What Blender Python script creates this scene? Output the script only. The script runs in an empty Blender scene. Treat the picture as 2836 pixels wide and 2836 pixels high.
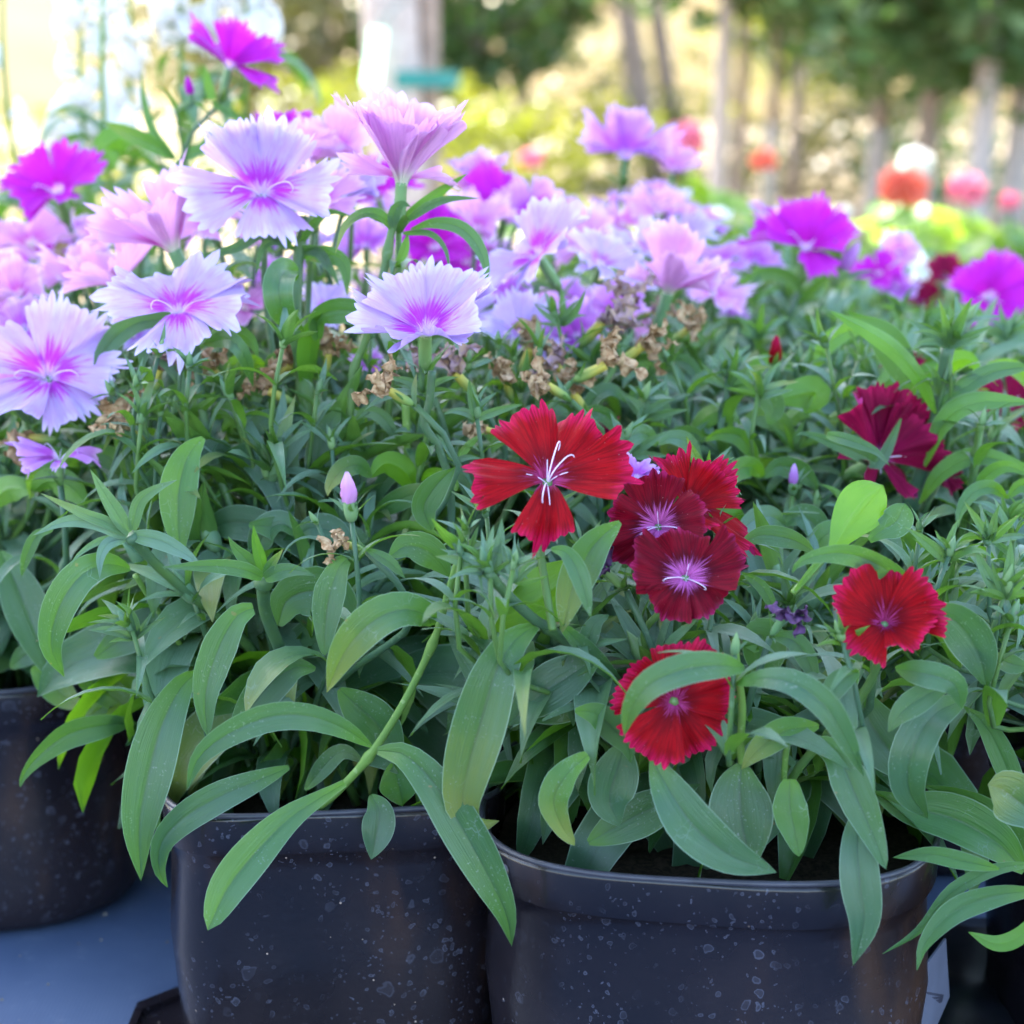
import bpy, math, random
from mathutils import Vector, Matrix, Quaternion, noise

# ------------------------------------------------------------------ camera, world, sun, exposure
SC = bpy.context.scene
COL = SC.collection
R_ = math.radians
FPX = 5292.0            # focal length in photo pixels (2836 wide)
PITCH = R_(12.45)
H = 0.42                # camera height
CAM = Vector((0, 0, H))
FWD = Vector((0, math.cos(PITCH), -math.sin(PITCH)))
UP = Vector((0, math.sin(PITCH), math.cos(PITCH)))
RIGHT = Vector((1, 0, 0))
cam_d = bpy.data.cameras.new("camera")
cam_d.sensor_width = 36
cam_d.lens = 36 * FPX / 2836
cam_d.clip_start = 0.02
cam_d.clip_end = 800
cam = bpy.data.objects.new("camera", cam_d)
COL.objects.link(cam)
cam.location = CAM
cam.rotation_euler = (math.pi / 2 - PITCH, 0, 0)
cam_d.dof.use_dof = True
cam_d.dof.focus_distance = 0.75
cam_d.dof.aperture_fstop = 8.0
SC.camera = cam

SUN_EL, SUN_AZ = R_(42), R_(-32)      # azimuth from +y, positive to the right
world = bpy.data.worlds.new("World")
SC.world = world
world.use_nodes = True
wn = world.node_tree.nodes
wl = world.node_tree.links
sky = wn.new('ShaderNodeTexSky')
sky.sky_type = 'NISHITA'
sky.sun_disc = False
sky.sun_elevation = SUN_EL
sky.sun_rotation = SUN_AZ
sky.air_density = 1.0
sky.dust_density = 2.0
sky.ozone_density = 1.0
wl.new(sky.outputs[0], wn['Background'].inputs['Color'])
wn['Background'].inputs['Strength'].default_value = 0.15
sun_d = bpy.data.lights.new("sun", 'SUN')
sun_d.energy = 3.4
sun_d.angle = R_(0.5)
sun_d.color = (1.0, 0.93, 0.82)
sun = bpy.data.objects.new("sun", sun_d)
COL.objects.link(sun)
SUNDIR = Vector((math.sin(SUN_AZ) * math.cos(SUN_EL), math.cos(SUN_AZ) * math.cos(SUN_EL), math.sin(SUN_EL)))
sun.rotation_euler = SUNDIR.to_track_quat('Z', 'Y').to_euler()
SC.view_settings.view_transform = 'Standard'
SC.view_settings.look = 'None'
SC.view_settings.gamma = 1
SC.view_settings.exposure = 3.0
SC.render.engine = 'CYCLES'
SC.cycles.use_denoising = True
SC.cycles.max_bounces = 8
SC.cycles.diffuse_bounces = 4
SC.cycles.transmission_bounces = 6
SC.cycles.transparent_max_bounces = 6

# ------------------------------------------------------------------ helpers
K = 2836 / 1932.0

def ray(x, y):
    return FWD + RIGHT * ((x * K - 1418) / FPX) - UP * ((y * K - 1418) / FPX)

def at(x, y, Y):
    d = ray(x, y)
    return CAM + d * (Y / d.y)

def pxm(p):
    return (p - CAM).dot(FWD) * K / FPX

def tag(o, label=None, cat=None, group=None, kind=None):
    if label: o['label'] = label
    if cat: o['category'] = cat
    if group: o['group'] = group
    if kind: o['kind'] = kind
    return o

def empty(name, loc, parent=None):
    o = bpy.data.objects.new(name, None)
    o.empty_display_size = 0.02
    o.location = loc
    if parent: o.parent = parent
    COL.objects.link(o)
    return o

def link(name, me, parent=None, mat=None):
    """an object from a mesh, mat = matrix in its parent's space"""
    o = bpy.data.objects.new(name, me)
    if parent: o.parent = parent
    if mat is not None: o.matrix_basis = mat
    COL.objects.link(o)
    return o

def mesh(name, vs, fs, m, uvs=None, smooth=True):
    me = bpy.data.meshes.new(name)
    me.from_pydata([tuple(v) for v in vs], [], fs)
    if uvs is not None:
        lay = me.uv_layers.new(name="UVMap")
        flat = []
        for f in fs:
            for i in f:
                flat.extend(uvs[i])
        lay.data.foreach_set('uv', flat)
    me.materials.append(m)
    if smooth:
        me.polygons.foreach_set('use_smooth', [True] * len(me.polygons))
    me.update()
    return me

def catmull(P, n):
    """resample a polyline through P with n points"""
    if len(P) == 2:
        return [P[0].lerp(P[1], i / (n - 1)) for i in range(n)]
    Q = [P[0] * 2 - P[1]] + list(P) + [P[-1] * 2 - P[-2]]
    fine = []
    for k in range(1, len(Q) - 2):
        for j in range(12):
            t = j / 12
            a, b, c, d = Q[k - 1], Q[k], Q[k + 1], Q[k + 2]
            fine.append(0.5 * ((2 * b) + (c - a) * t + (2 * a - 5 * b + 4 * c - d) * t * t + (3 * b - a - 3 * c + d) * t ** 3))
    fine.append(P[-1].copy())
    L = [0]
    for i in range(1, len(fine)):
        L.append(L[-1] + (fine[i] - fine[i - 1]).length)
    out, j = [], 0
    for i in range(n):
        s = L[-1] * i / (n - 1)
        while j < len(L) - 2 and L[j + 1] < s: j += 1
        d = L[j + 1] - L[j]
        out.append(fine[j].lerp(fine[j + 1], (s - L[j]) / d if d > 1e-9 else 0))
    return out

def tube(P, rad, m, sides=8, cap=True, closed_uv=False):
    """tapered tube; rad is a function of 0..1 or list"""
    n = len(P)
    vs, fs, uv = [], [], []
    ref = Vector((0.13, 0.31, 0.94))
    t0 = (P[1] - P[0]).normalized()
    if abs(t0.dot(ref)) > .9: ref = Vector((1, 0, .1))
    a = t0.cross(ref).normalized()
    for i in range(n):
        t = (P[min(i + 1, n - 1)] - P[max(i - 1, 0)]).normalized()
        a = (a - t * a.dot(t)).normalized()
        b = t.cross(a)
        r = rad(i / (n - 1)) if callable(rad) else rad[i]
        for k in range(sides):
            w = 2 * math.pi * k / sides
            vs.append(P[i] + (a * math.cos(w) + b * math.sin(w)) * r)
            uv.append((k / sides, i / (n - 1)))
    for i in range(n - 1):
        for k in range(sides):
            k2 = (k + 1) % sides
            fs.append((i * sides + k, i * sides + k2, (i + 1) * sides + k2, (i + 1) * sides + k))
    if cap:
        fs.append(tuple(range(sides - 1, -1, -1)))
        fs.append(tuple((n - 1) * sides + k for k in range(sides)))
    return vs, fs, uv

def tube_obj(name, P, rad, m, parent, sides=8):
    """P in world coordinates; parent an unrotated Empty"""
    o0 = P[0].copy()
    vs, fs, uv = tube([p - o0 for p in P], rad, m, sides)
    base = Vector(parent.location) if parent else Vector()
    return link(name, mesh(name, vs, fs, m, uv), parent, Matrix.Translation(o0 - base))

# ------------------------------------------------------------------ materials
def new_mat(name):
    m = bpy.data.materials.new(name)
    m.use_nodes = True
    nt = m.node_tree
    nt.nodes.clear()
    out = nt.nodes.new('ShaderNodeOutputMaterial')
    return m, nt, out

class NT:
    def __init__(s, nt): s.nt = nt
    def n(s, t, **kw):
        x = s.nt.nodes.new(t)
        for k, v in kw.items(): setattr(x, k, v)
        return x
    def l(s, a, b): s.nt.links.new(a, b)
    def val(s, sock, v):
        if hasattr(v, 'is_output') or hasattr(v, 'links'): s.l(v, sock)
        else: sock.default_value = v
    def math(s, op, a, b=0.0, c=0.0):
        x = s.n('ShaderNodeMath', operation=op)
        s.val(x.inputs[0], a); s.val(x.inputs[1], b); s.val(x.inputs[2], c)
        return x.outputs[0]
    def mix(s, f, a, b, mode='MIX'):
        x = s.n('ShaderNodeMix', data_type='RGBA', blend_type=mode)
        s.val(x.inputs[0], f)
        s.val(x.inputs[6], (*a, 1) if isinstance(a, tuple) and len(a) == 3 else a)
        s.val(x.inputs[7], (*b, 1) if isinstance(b, tuple) and len(b) == 3 else b)
        return x.outputs[2]
    def noise(s, vec, scale, detail=2, rough=.5, dist=0.0):
        x = s.n('ShaderNodeTexNoise')
        if vec is not None: s.l(vec, x.inputs['Vector'])
        x.inputs['Scale'].default_value = scale
        x.inputs['Detail'].default_value = detail
        x.inputs['Roughness'].default_value = rough
        x.inputs['Distortion'].default_value = dist
        return x.outputs['Fac']
    def smooth(s, v, lo, hi, a=0.0, b=1.0):
        x = s.n('ShaderNodeMapRange', interpolation_type='SMOOTHSTEP')
        s.val(x.inputs['Value'], v)
        x.inputs['From Min'].default_value = lo
        x.inputs['From Max'].default_value = hi
        x.inputs['To Min'].default_value = a
        x.inputs['To Max'].default_value = b
        return x.outputs['Result']

def principled(N, col, rough=.5, spec=.5, **kw):
    p = N.n('ShaderNodeBsdfPrincipled')
    N.val(p.inputs['Base Color'], (*col, 1) if isinstance(col, tuple) else col)
    N.val(p.inputs['Roughness'], rough)
    p.inputs['Specular IOR Level'].default_value = spec
    for k, v in kw.items():
        N.val(p.inputs[k], v)
    return p

def leaf_material(name, glauc, green, back, trans, tf=.3, detail=True, hue_var=.5):
    m, nt, out = new_mat(name)
    N = NT(nt)
    uv = N.n('ShaderNodeUVMap').outputs[0]
    sep = N.n('ShaderNodeSeparateXYZ'); N.l(uv, sep.inputs[0])
    u, v = sep.outputs[0], sep.outputs[1]
    obj = N.n('ShaderNodeObjectInfo')
    geo = N.n('ShaderNodeNewGeometry')
    tc = N.n('ShaderNodeTexCoord')
    pos = geo.outputs['Position']
    au = N.math('ABSOLUTE', N.math('SUBTRACT', u, .5))
    n1 = N.noise(pos, 38, 3, .6)
    rnd = obj.outputs['Random']
    f = N.math('ADD', N.math('MULTIPLY', n1, .8), N.math('MULTIPLY', N.math('SUBTRACT', rnd, .5), hue_var))
    f = N.smooth(f, .2, .75)
    top = N.mix(f, glauc, green)
    # the leaf tip and foot are fresher green
    tipf = N.math('MULTIPLY', N.smooth(v, .72, 1.0), .45)
    basef = N.math('MULTIPLY', N.smooth(v, .28, 0.0), .75)
    top = N.mix(tipf, top, green)
    top = N.mix(basef, top, (back[0] * .9, back[1] * .9, back[2]))
    mid = N.smooth(au, .05, .008)
    top = N.mix(N.math('MULTIPLY', mid, .55), top, (glauc[0] * .55, glauc[1] * .62, glauc[2] * .55))
    yel = N.math('MULTIPLY', N.smooth(rnd, .80, .98), N.smooth(N.math('ADD', v, N.math('MULTIPLY', n1, .5)), .55, 1.25))
    top = N.mix(yel, top, (.24, .26, .05))
    marg = N.smooth(au, .468, .495)
    top = N.mix(N.math('MULTIPLY', marg, .6), top, (.30, .42, .30))
    # fine parallel veins
    cv = N.n('ShaderNodeCombineXYZ'); N.l(N.math('MULTIPLY', u, 34.0), cv.inputs[0]); N.l(N.math('MULTIPLY', v, 3.0), cv.inputs[1]); N.l(rnd, cv.inputs[2])
    pv = N.noise(cv.outputs[0], .22, 2, .5)
    top = N.mix(N.smooth(pv, .46, .66, 0, .14), top, (glauc[0] * 1.75, glauc[1] * 1.5, glauc[2] * 1.65))
    vein = N.noise(cv.outputs[0], 1.0, 3, .6)
    top = N.mix(N.smooth(vein, .35, .7, 0, .22), top, (glauc[0] * 1.5, glauc[1] * 1.4, glauc[2] * 1.5))
    if detail:
        # dried water traces and dust: thin pale scribbles
        vo = N.n('ShaderNodeTexVoronoi', feature='DISTANCE_TO_EDGE')
        vo.inputs['Scale'].default_value = 260
        wv = N.n('ShaderNodeTexNoise'); wv.inputs['Scale'].default_value = 90; N.l(pos, wv.inputs['Vector'])
        ad = N.n('ShaderNodeVectorMath', operation='MULTIPLY_ADD')
        N.l(wv.outputs['Color'], ad.inputs[0]); ad.inputs[1].default_value = (.012, .012, .012); N.l(pos, ad.inputs[2])
        N.l(ad.outputs[0], vo.inputs['Vector'])
        line = N.smooth(vo.outputs['Distance'], .05, .015)
        patch = N.smooth(N.noise(pos, 75, 2), .60, .70)
        scr = N.math('MULTIPLY', N.math('MULTIPLY', N.math('MULTIPLY', line, patch), N.smooth(rnd, .25, .9)), .2)
        top = N.mix(scr, top, (.50, .60, .55))
    dust = N.math('MULTIPLY', N.smooth(N.noise(pos, 900, 2), .62, .70), N.smooth(N.noise(pos, 60, 3), .45, .62))
    top = N.mix(N.math('MULTIPLY', dust, .38), top, (.34, .40, .34))
    nick = N.math('MULTIPLY', N.smooth(N.noise(pos, 210, 2), .73, .76), N.smooth(rnd, .35, .6))
    top = N.mix(N.math('MULTIPLY', nick, .8), top, (.22, .15, .06))
    # a few yellow-green individuals
    bk = N.mix(N.smooth(n1, .3, .7), back, (back[0] * .6, back[1] * .75, back[2] * .8))
    bk = N.mix(N.math('MULTIPLY', mid, .4), bk, (back[0] * 1.3, back[1] * 1.25, back[2] * 1.4))
    col = N.mix(geo.outputs['Backfacing'], top, bk)
    bump = N.n('ShaderNodeBump'); bump.inputs['Strength'].default_value = .5; bump.inputs['Distance'].default_value = .0008
    N.l(vein, bump.inputs['Height'])
    p = principled(N, col, N.smooth(n1, .2, .8, .28, .44), .58)
    N.l(bump.outputs[0], p.inputs['Normal'])
    tr = N.n('ShaderNodeBsdfTranslucent'); tr.inputs[0].default_value = (*trans, 1)
    ms = N.n('ShaderNodeMixShader'); ms.inputs[0].default_value = tf
    N.l(p.outputs[0], ms.inputs[1]); N.l(tr.outputs[0], ms.inputs[2])
    N.l(ms.outputs[0], out.inputs[0])
    return m

LEAF = leaf_material('dianthus_leaf', (.045, .112, .056), (.036, .120, .020), (.095, .24, .016), (.13, .34, .012), .27)  # albedo lowered to put shade into the lower foliage
LEAF_UP_LIT = leaf_material('upper_leaf_lit', (.100, .190, .118), (.062, .160, .042), (.12, .26, .03), (.15, .34, .02), .27)  # paler leaf green: top light on the upper leaves painted into the colour
LEAF_FRESH = leaf_material('fresh_leaf', (.052, .150, .045), (.055, .18, .020), (.14, .32, .012), (.22, .48, .012), .36)
BRACT = leaf_material('bract', (.115, .215, .150), (.09, .20, .06), (.10, .22, .04), (.14, .30, .03), .24, detail=False)
GERLEAF = leaf_material('geranium_leaf', (.10, .22, .05), (.12, .26, .04), (.2, .36, .04), (.4, .6, .05), .45, detail=False)

def stem_material(name, a, b, c):
    m, nt, out = new_mat(name)
    N = NT(nt)
    geo = N.n('ShaderNodeNewGeometry'); obj = N.n('ShaderNodeObjectInfo')
    n1 = N.noise(geo.outputs['Position'], 45, 3, .6)
    f = N.smooth(N.math('ADD', n1, N.math('MULTIPLY', N.math('SUBTRACT', obj.outputs['Random'], .5), .5)), .25, .75)
    col = N.mix(f, a, b)
    col = N.mix(N.smooth(N.noise(geo.outputs['Position'], 300, 2), .62, .72, 0, .4), col, c)
    p = principled(N, col, .48, .4)
    p.inputs['Subsurface Weight'].default_value = .15
    p.inputs['Subsurface Radius'].default_value = (.002, .003, .001)
    N.l(p.outputs[0], out.inputs[0])
    return m
STEM = stem_material('stem', (.045, .105, .055), (.075, .155, .03), (.13, .22, .12))
STEM_Y = stem_material('stem_yellow', (.11, .22, .045), (.15, .27, .05), (.36, .45, .22))
CALYX = stem_material('calyx', (.16, .28, .09), (.13, .26, .11), (.28, .36, .2))
BUDM = stem_material('bud_green', (.10, .20, .10), (.16, .27, .10), (.2, .16, .16))

def calyx_old():
    m, nt, out = new_mat('calyx_withered')
    N = NT(nt)
    uv = N.n('ShaderNodeUVMap').outputs[0]
    sep = N.n('ShaderNodeSeparateXYZ'); N.l(uv, sep.inputs[0])
    geo = N.n('ShaderNodeNewGeometry')
    f = N.smooth(sep.outputs[1], .75, .15)
    col = N.mix(f, (.16, .27, .07), (.50, .42, .07))
    cv = N.n('ShaderNodeCombineXYZ'); N.l(N.math('MULTIPLY', sep.outputs[0], 40.0), cv.inputs[0]); N.l(sep.outputs[1], cv.inputs[1])
    col = N.mix(N.smooth(N.noise(cv.outputs[0], 1, 2), .4, .7, 0, .4), col, (.10, .18, .04))
    p = principled(N, col, .55, .3)
    N.l(p.outputs[0], out.inputs[0])
    return m
CALYX_OLD = calyx_old()

def petal_material(name, base, edge, blotch, eye, back, b0=.10, b1=.22, b2=.42, b3=.66, tf=.35, streak=.22, edge0=.86, eyestreak=False, velvet=0.0):
    m, nt, out = new_mat(name)
    N = NT(nt)
    uv = N.n('ShaderNodeUVMap').outputs[0]
    sep = N.n('ShaderNodeSeparateXYZ'); N.l(uv, sep.inputs[0])
    u, v = sep.outputs[0], sep.outputs[1]
    geo = N.n('ShaderNodeNewGeometry'); obj = N.n('ShaderNodeObjectInfo')
    rnd = obj.outputs['Random']
    au = N.math('ABSOLUTE', N.math('SUBTRACT', u, .5))
    cv = N.n('ShaderNodeCombineXYZ')
    N.l(N.math('MULTIPLY', u, 26.0), cv.inputs[0]); N.l(N.math('MULTIPLY', v, 2.2), cv.inputs[1]); N.l(N.math('MULTIPLY', rnd, 50.0), cv.inputs[2])
    st = N.noise(cv.outputs[0], 1.0, 3, .65)
    sn = N.math('MULTIPLY', N.math('SUBTRACT', st, .5), streak * 2.2)
    # the blotch reaches farther along the middle of the petal
    vv = N.math('ADD', N.math('ADD', v, sn), N.math('MULTIPLY', N.math('POWER', N.math('MULTIPLY', au, 2.0), 2.0), .22))
    col = N.mix(N.smooth(vv, b2, b3), blotch, base)
    col = N.mix(N.smooth(N.math('ADD', v, N.math('MULTIPLY', sn, .6)), edge0 - .12, edge0 + .10), col, edge)
    ev = N.math('ADD', v, N.math('MULTIPLY', sn, 1.6 if eyestreak else .5))
    col = N.mix(N.smooth(ev, b0, b1), eye, col)
    # fine radial veins, tone
    cv2 = N.n('ShaderNodeCombineXYZ')
    N.l(N.math('MULTIPLY', u, 60.0), cv2.inputs[0]); N.l(N.math('MULTIPLY', v, 3.0), cv2.inputs[1]); N.l(N.math('MULTIPLY', rnd, 9.0), cv2.inputs[2])
    fv = N.noise(cv2.outputs[0], 1.0, 2, .5)
    dark = (blotch[0] * .5 + base[0] * .4, blotch[1] * .5 + base[1] * .4, blotch[2] * .5 + base[2] * .4)
    col = N.mix(N.smooth(fv, .48, .68, 0, .28), col, dark)
    patch = N.smooth(N.noise(geo.outputs['Position'], 120, 3), .4, .7, 0, .22)
    col = N.mix(patch, col, dark)
    vs2 = N.smooth(fv, .42, .62, 0, .55 if velvet else 0)
    col = N.mix(vs2, col, (dark[0] * .55, dark[1] * .5, dark[2] * .6))
    spk = N.smooth(N.noise(geo.outputs['Position'], 1500, 1), .77, .82, 0, .30 if velvet else .0)
    col = N.mix(spk, col, (.8, .7, .75))
    bc = N.mix(N.smooth(st, .35, .7, 0, .6), back, (back[0] * .75, back[1] * .6, back[2] * .8))
    bc = N.mix(N.smooth(v, .30, .05), bc, (.75, .78, .62))
    col = N.mix(geo.outputs['Backfacing'], col, bc)
    bump = N.n('ShaderNodeBump'); bump.inputs['Strength'].default_value = .5; bump.inputs['Distance'].default_value = .0007
    N.l(fv, bump.inputs['Height'])
    p = principled(N, col, .65, .12)
    N.l(bump.outputs[0], p.inputs['Normal'])
    tr = N.n('ShaderNodeBsdfTranslucent'); N.l(col, tr.inputs[0])
    ms = N.n('ShaderNodeMixShader'); ms.inputs[0].default_value = tf
    N.l(p.outputs[0], ms.inputs[1]); N.l(tr.outputs[0], ms.inputs[2])
    N.l(ms.outputs[0], out.inputs[0])
    return m

PET = {
 'lav': petal_material('petal_lavender', (.52, .38, .72), (.62, .55, .80), (.47, .03, .53), (.74, .52, .82), (.58, .42, .74), b2=.34, b3=.60, streak=.40),
 'pale': petal_material('petal_pale', (.58, .45, .78), (.68, .62, .85), (.48, .14, .62), (.8, .7, .9), (.84, .70, .93), b2=.24, b3=.5),
 'pink': petal_material('petal_pink', (.70, .35, .66), (.76, .53, .78), (.60, .12, .48), (.82, .66, .74), (.80, .46, .74), b2=.25, b3=.60),
 'mag': petal_material('petal_magenta', (.50, .018, .50), (.55, .05, .58), (.42, .006, .36), (.78, .55, .84), (.50, .10, .54), b0=.12, b1=.2, b2=.3, b3=.7),
 'vio': petal_material('petal_violet', (.58, .26, .70), (.72, .46, .82), (.48, .10, .56), (.75, .6, .88), (.60, .34, .80)),
 'red': petal_material('petal_red', (.33, .0012, .006), (.52, .006, .075), (.13, .0008, .006), (.42, .05, .22), (.50, .02, .13), b0=.12, b1=.24, b2=.26, b3=.62, tf=.22, streak=.26, eyestreak=True, velvet=1),
 'cri': petal_material('petal_crimson', (.17, .0010, .012), (.42, .02, .14), (.07, .001, .008), (.56, .13, .46), (.55, .10, .36), b0=.20, b1=.40, b2=.4, b3=.7, tf=.18, streak=.26, edge0=.95, eyestreak=True, velvet=1),
 'wine': petal_material('petal_wine', (.22, .003, .04), (.38, .008, .08), (.25, .002, .05), (.45, .12, .4), (.48, .05, .25), tf=.25, streak=.3, velvet=1),
 'cora': petal_material('petal_coral', (.90, .30, .20), (.9, .46, .36), (.88, .16, .10), (.9, .5, .3), (.9, .34, .24)),
 'rose': petal_material('petal_rose', (.88, .30, .38), (.9, .5, .52), (.82, .18, .28), (.85, .4, .45), (.88, .34, .42)),
 'whit': petal_material('petal_white', (.90, .90, .86), (.92, .92, .90), (.88, .88, .80), (.82, .85, .65), (.90, .90, .86), tf=.5),
}

def simple_mat(name, col, rough=.6, spec=.3, nscale=60, namt=.3, col2=None):
    m, nt, out = new_mat(name)
    N = NT(nt)
    geo = N.n('ShaderNodeNewGeometry')
    f = N.smooth(N.noise(geo.outputs['Position'], nscale, 3, .6), .3, .7)
    c2 = col2 or (col[0] * (1 - namt), col[1] * (1 - namt), col[2] * (1 - namt))
    p = principled(N, N.mix(f, col, c2), rough, spec)
    N.l(p.outputs[0], out.inputs[0])
    return m
STYLE = simple_mat('style', (.72, .58, .84), .4, .4, 200, .15)
STYLE_R = simple_mat('style_white', (.78, .62, .84), .4, .4, 200, .15)
ANTHER = simple_mat('anther', (.45, .50, .68), .5, .3, 200, .3)
WITHER = simple_mat('withered_petal', (.50, .36, .21), .75, .15, 300, .5, (.22, .12, .055))
WITHER_V = simple_mat('withered_violet', (.30, .20, .26), .75, .15, 260, .5, (.38, .26, .17))
WITHER_D = simple_mat('withered_dark', (.045, .02, .06), .6, .3, 300, .5, (.10, .04, .12))
SOIL = simple_mat('soil', (.018, .013, .010), .9, .1, 400, .5, (.05, .035, .025))

def pot_material():
    m, nt, out = new_mat('black_pot_plastic')
    N = NT(nt)
    tc = N.n('ShaderNodeTexCoord').outputs['Object']
    n1 = N.noise(tc, 9, 4, .6)
    col = N.mix(N.smooth(n1, .35, .7), (.0065, .0055, .0085), (.017, .012, .015))
    # brown gleam painted into the plastic as soft upright streaks
    map_ = N.n('ShaderNodeMapping'); N.l(tc, map_.inputs[0]); map_.inputs['Scale'].default_value = (1, 1, .35)
    col = N.mix(N.smooth(N.noise(map_.outputs[0], 17, 3, .6), .56, .74, 0, .75), col, (.060, .030, .018))
    # dried water drops: pale rings of uneven size
    wn_ = N.n('ShaderNodeTexNoise'); wn_.inputs['Scale'].default_value = 160; N.l(tc, wn_.inputs['Vector'])
    ad = N.n('ShaderNodeVectorMath', operation='MULTIPLY_ADD')
    N.l(wn_.outputs['Color'], ad.inputs[0]); ad.inputs[1].default_value = (.006, .006, .006); N.l(tc, ad.inputs[2])
    tot = None
    for sc_, rad, amt, thr in ((150, .30, .45, .55), (260, .30, .5, .40), (480, .24, .6, .55), (90, .36, .25, .80)):
        vo = N.n('ShaderNodeTexVoronoi'); vo.inputs['Scale'].default_value = sc_; N.l(ad.outputs[0], vo.inputs['Vector'])
        d = vo.outputs['Distance']
        sx = N.n('ShaderNodeSeparateXYZ'); N.l(vo.outputs['Color'], sx.inputs[0])
        r = N.math('MULTIPLY', sx.outputs[1], rad)
        ring = N.smooth(N.math('ABSOLUTE', N.math('SUBTRACT', d, r)), .055, .015)
        disc = N.smooth(N.math('SUBTRACT', r, d), 0, .05, 0, .35)
        on = N.smooth(sx.outputs[0], thr, thr + .05)
        k = N.math('MULTIPLY', N.math('MULTIPLY', N.math('MAXIMUM', ring, disc), on), amt)
        tot = k if tot is None else N.math('MAXIMUM', tot, k)
    area = N.smooth(N.noise(tc, 16, 4, .7), .42, .60, .05, 1.0)
    tot = N.math('MULTIPLY', tot, area)
    col = N.mix(N.math('MULTIPLY', tot, .85), col, (.13, .135, .19))
    # bright grit
    vo = N.n('ShaderNodeTexVoronoi'); vo.inputs['Scale'].default_value = 230; N.l(tc, vo.inputs['Vector'])
    sx = N.n('ShaderNodeSeparateXYZ'); N.l(vo.outputs['Color'], sx.inputs[0])
    grit = N.math('MULTIPLY', N.smooth(vo.outputs['Distance'], .13, .07), N.smooth(sx.outputs[0], .93, .95))
    col = N.mix(grit, col, (.40, .30, .24))
    rough = N.math('ADD', .19, N.math('MULTIPLY', N.smooth(n1, .3, .7), .16))
    p = principled(N, col, rough, .5)
    bump = N.n('ShaderNodeBump'); bump.inputs['Strength'].default_value = .12; bump.inputs['Distance'].default_value = .001
    N.l(N.noise(tc, 300, 3, .6), bump.inputs['Height']); N.l(bump.outputs[0], p.inputs['Normal'])
    N.l(p.outputs[0], out.inputs[0])
    return m
POT = pot_material()

# ------------------------------------------------------------------ ribbons: leaves
def prof(kind, v):
    if kind == 'lance':
        return max(.0, (.15 * (1 - v) ** 1.5 + math.sin(math.pi * min(1, v ** .95)) ** .9 * .98) if v < 1 else .0)
    if kind == 'narrow':
        return max(0, .45 * (1 - v) + .75 * math.sin(math.pi * min(1, v ** .75)) ** .9 * (1 - v * .2)) if v < 1 else 0
    if kind == 'spoon':
        return .20 * (1 - v) ** 2 + max(0, math.sin(math.pi * min(1, v ** 1.75))) ** .62 if v < 1 else .02
    if kind == 'strap':
        return (.35 * (1 - v) ** 3 + .95 * min(1, (v / .35) ** .7) * (min(1, (1 - v) / .45) ** .6)) if v < 1 else 0
    if kind == 'bract':
        return (1 - v) ** .85 * (.75 + .5 * v)
    return 1

def ribbon(P, n0, hw, kind, cols, fold, tw=(0, 0), wav=0.0, ph=0.0):
    """P points, n0 function(point, tangent)->normal hint"""
    n = len(P)
    vs, fs, uv = [], [], []
    for i in range(n):
        t = (P[min(i + 1, n - 1)] - P[max(i - 1, 0)]).normalized()
        nn = n0(P[i], t)
        nn = (nn - t * nn.dot(t))
        if nn.length < 1e-4: nn = t.orthogonal()
        nn.normalize()
        v = i / (n - 1)
        a = tw[0] + (tw[1] - tw[0]) * v
        if a: nn = Quaternion(t, a) @ nn
        b = t.cross(nn)
        w = hw * prof(kind, v)
        for c in cols:
            z = fold * abs(c) ** 1.25 * w - (.05 * w if abs(c) < .05 else 0)
            z += wav * hw * math.sin(v * 9 + ph + c * 1.5) * abs(c)
            vs.append(P[i] + b * (c * w) + nn * z)
            uv.append((.5 + c * .5, v))
    m = len(cols)
    for i in range(n - 1):
        for c in range(m - 1):
            fs.append((i * m + c, i * m + c + 1, (i + 1) * m + c + 1, (i + 1) * m + c))
    return vs, fs, uv

COLS7 = (-1, -.66, -.3, -.07, 0, .07, .3, .66, 1)
COLS5 = (-1, -.55, 0, .55, 1)

DEPTH = {}
def shift(pl, Y):
    return None if Y is None else Y - DEPTH.get(pl.name, 0) * max(0, min(1, (.82 - Y) / .06 + .4))

def trace_leaf(pl, pts, w, Y0, Y1=None, Ym=None, top=True, kind='lance', tw=(0, 0), fold=.22, mat=None, wav=.08, label=None, name='leaf'):
    """a leaf that passes through photo points at the given distances; w is its full width in those points' units"""
    Y0, Y1, Ym = shift(pl, Y0), shift(pl, Y1), shift(pl, Ym)
    Y1 = Y0 if Y1 is None else Y1
    Ym = (Y0 + Y1) / 2 if Ym is None else Ym
    n = len(pts)
    P = []
    for i, (x, y) in enumerate(pts):
        s = i / (n - 1)
        Y = Y0 * (1 - s) * (1 - s) + 2 * s * (1 - s) * (2 * Ym - (Y0 + Y1) / 2) + Y1 * s * s
        P.append(at(x, y, Y))
    mid = P[n // 2]
    hw = w * .445 * pxm(mid)
    C = catmull(P, 19)
    sg = 1 if top else -1
    o0 = C[0].copy()
    vs, fs, uv = ribbon(C, lambda p, t: (CAM - p).normalized() * sg, hw, kind, COLS7, fold, (R_(tw[0]), R_(tw[1])), wav, pts[0][0] * .37)
    me = mesh(name, [v - o0 for v in vs], fs, mat or LEAF, uv)
    o = link(name, me, pl, Matrix.Translation(o0 - Vector(pl.location)))
    if label: o['label'] = label
    return o

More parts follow.
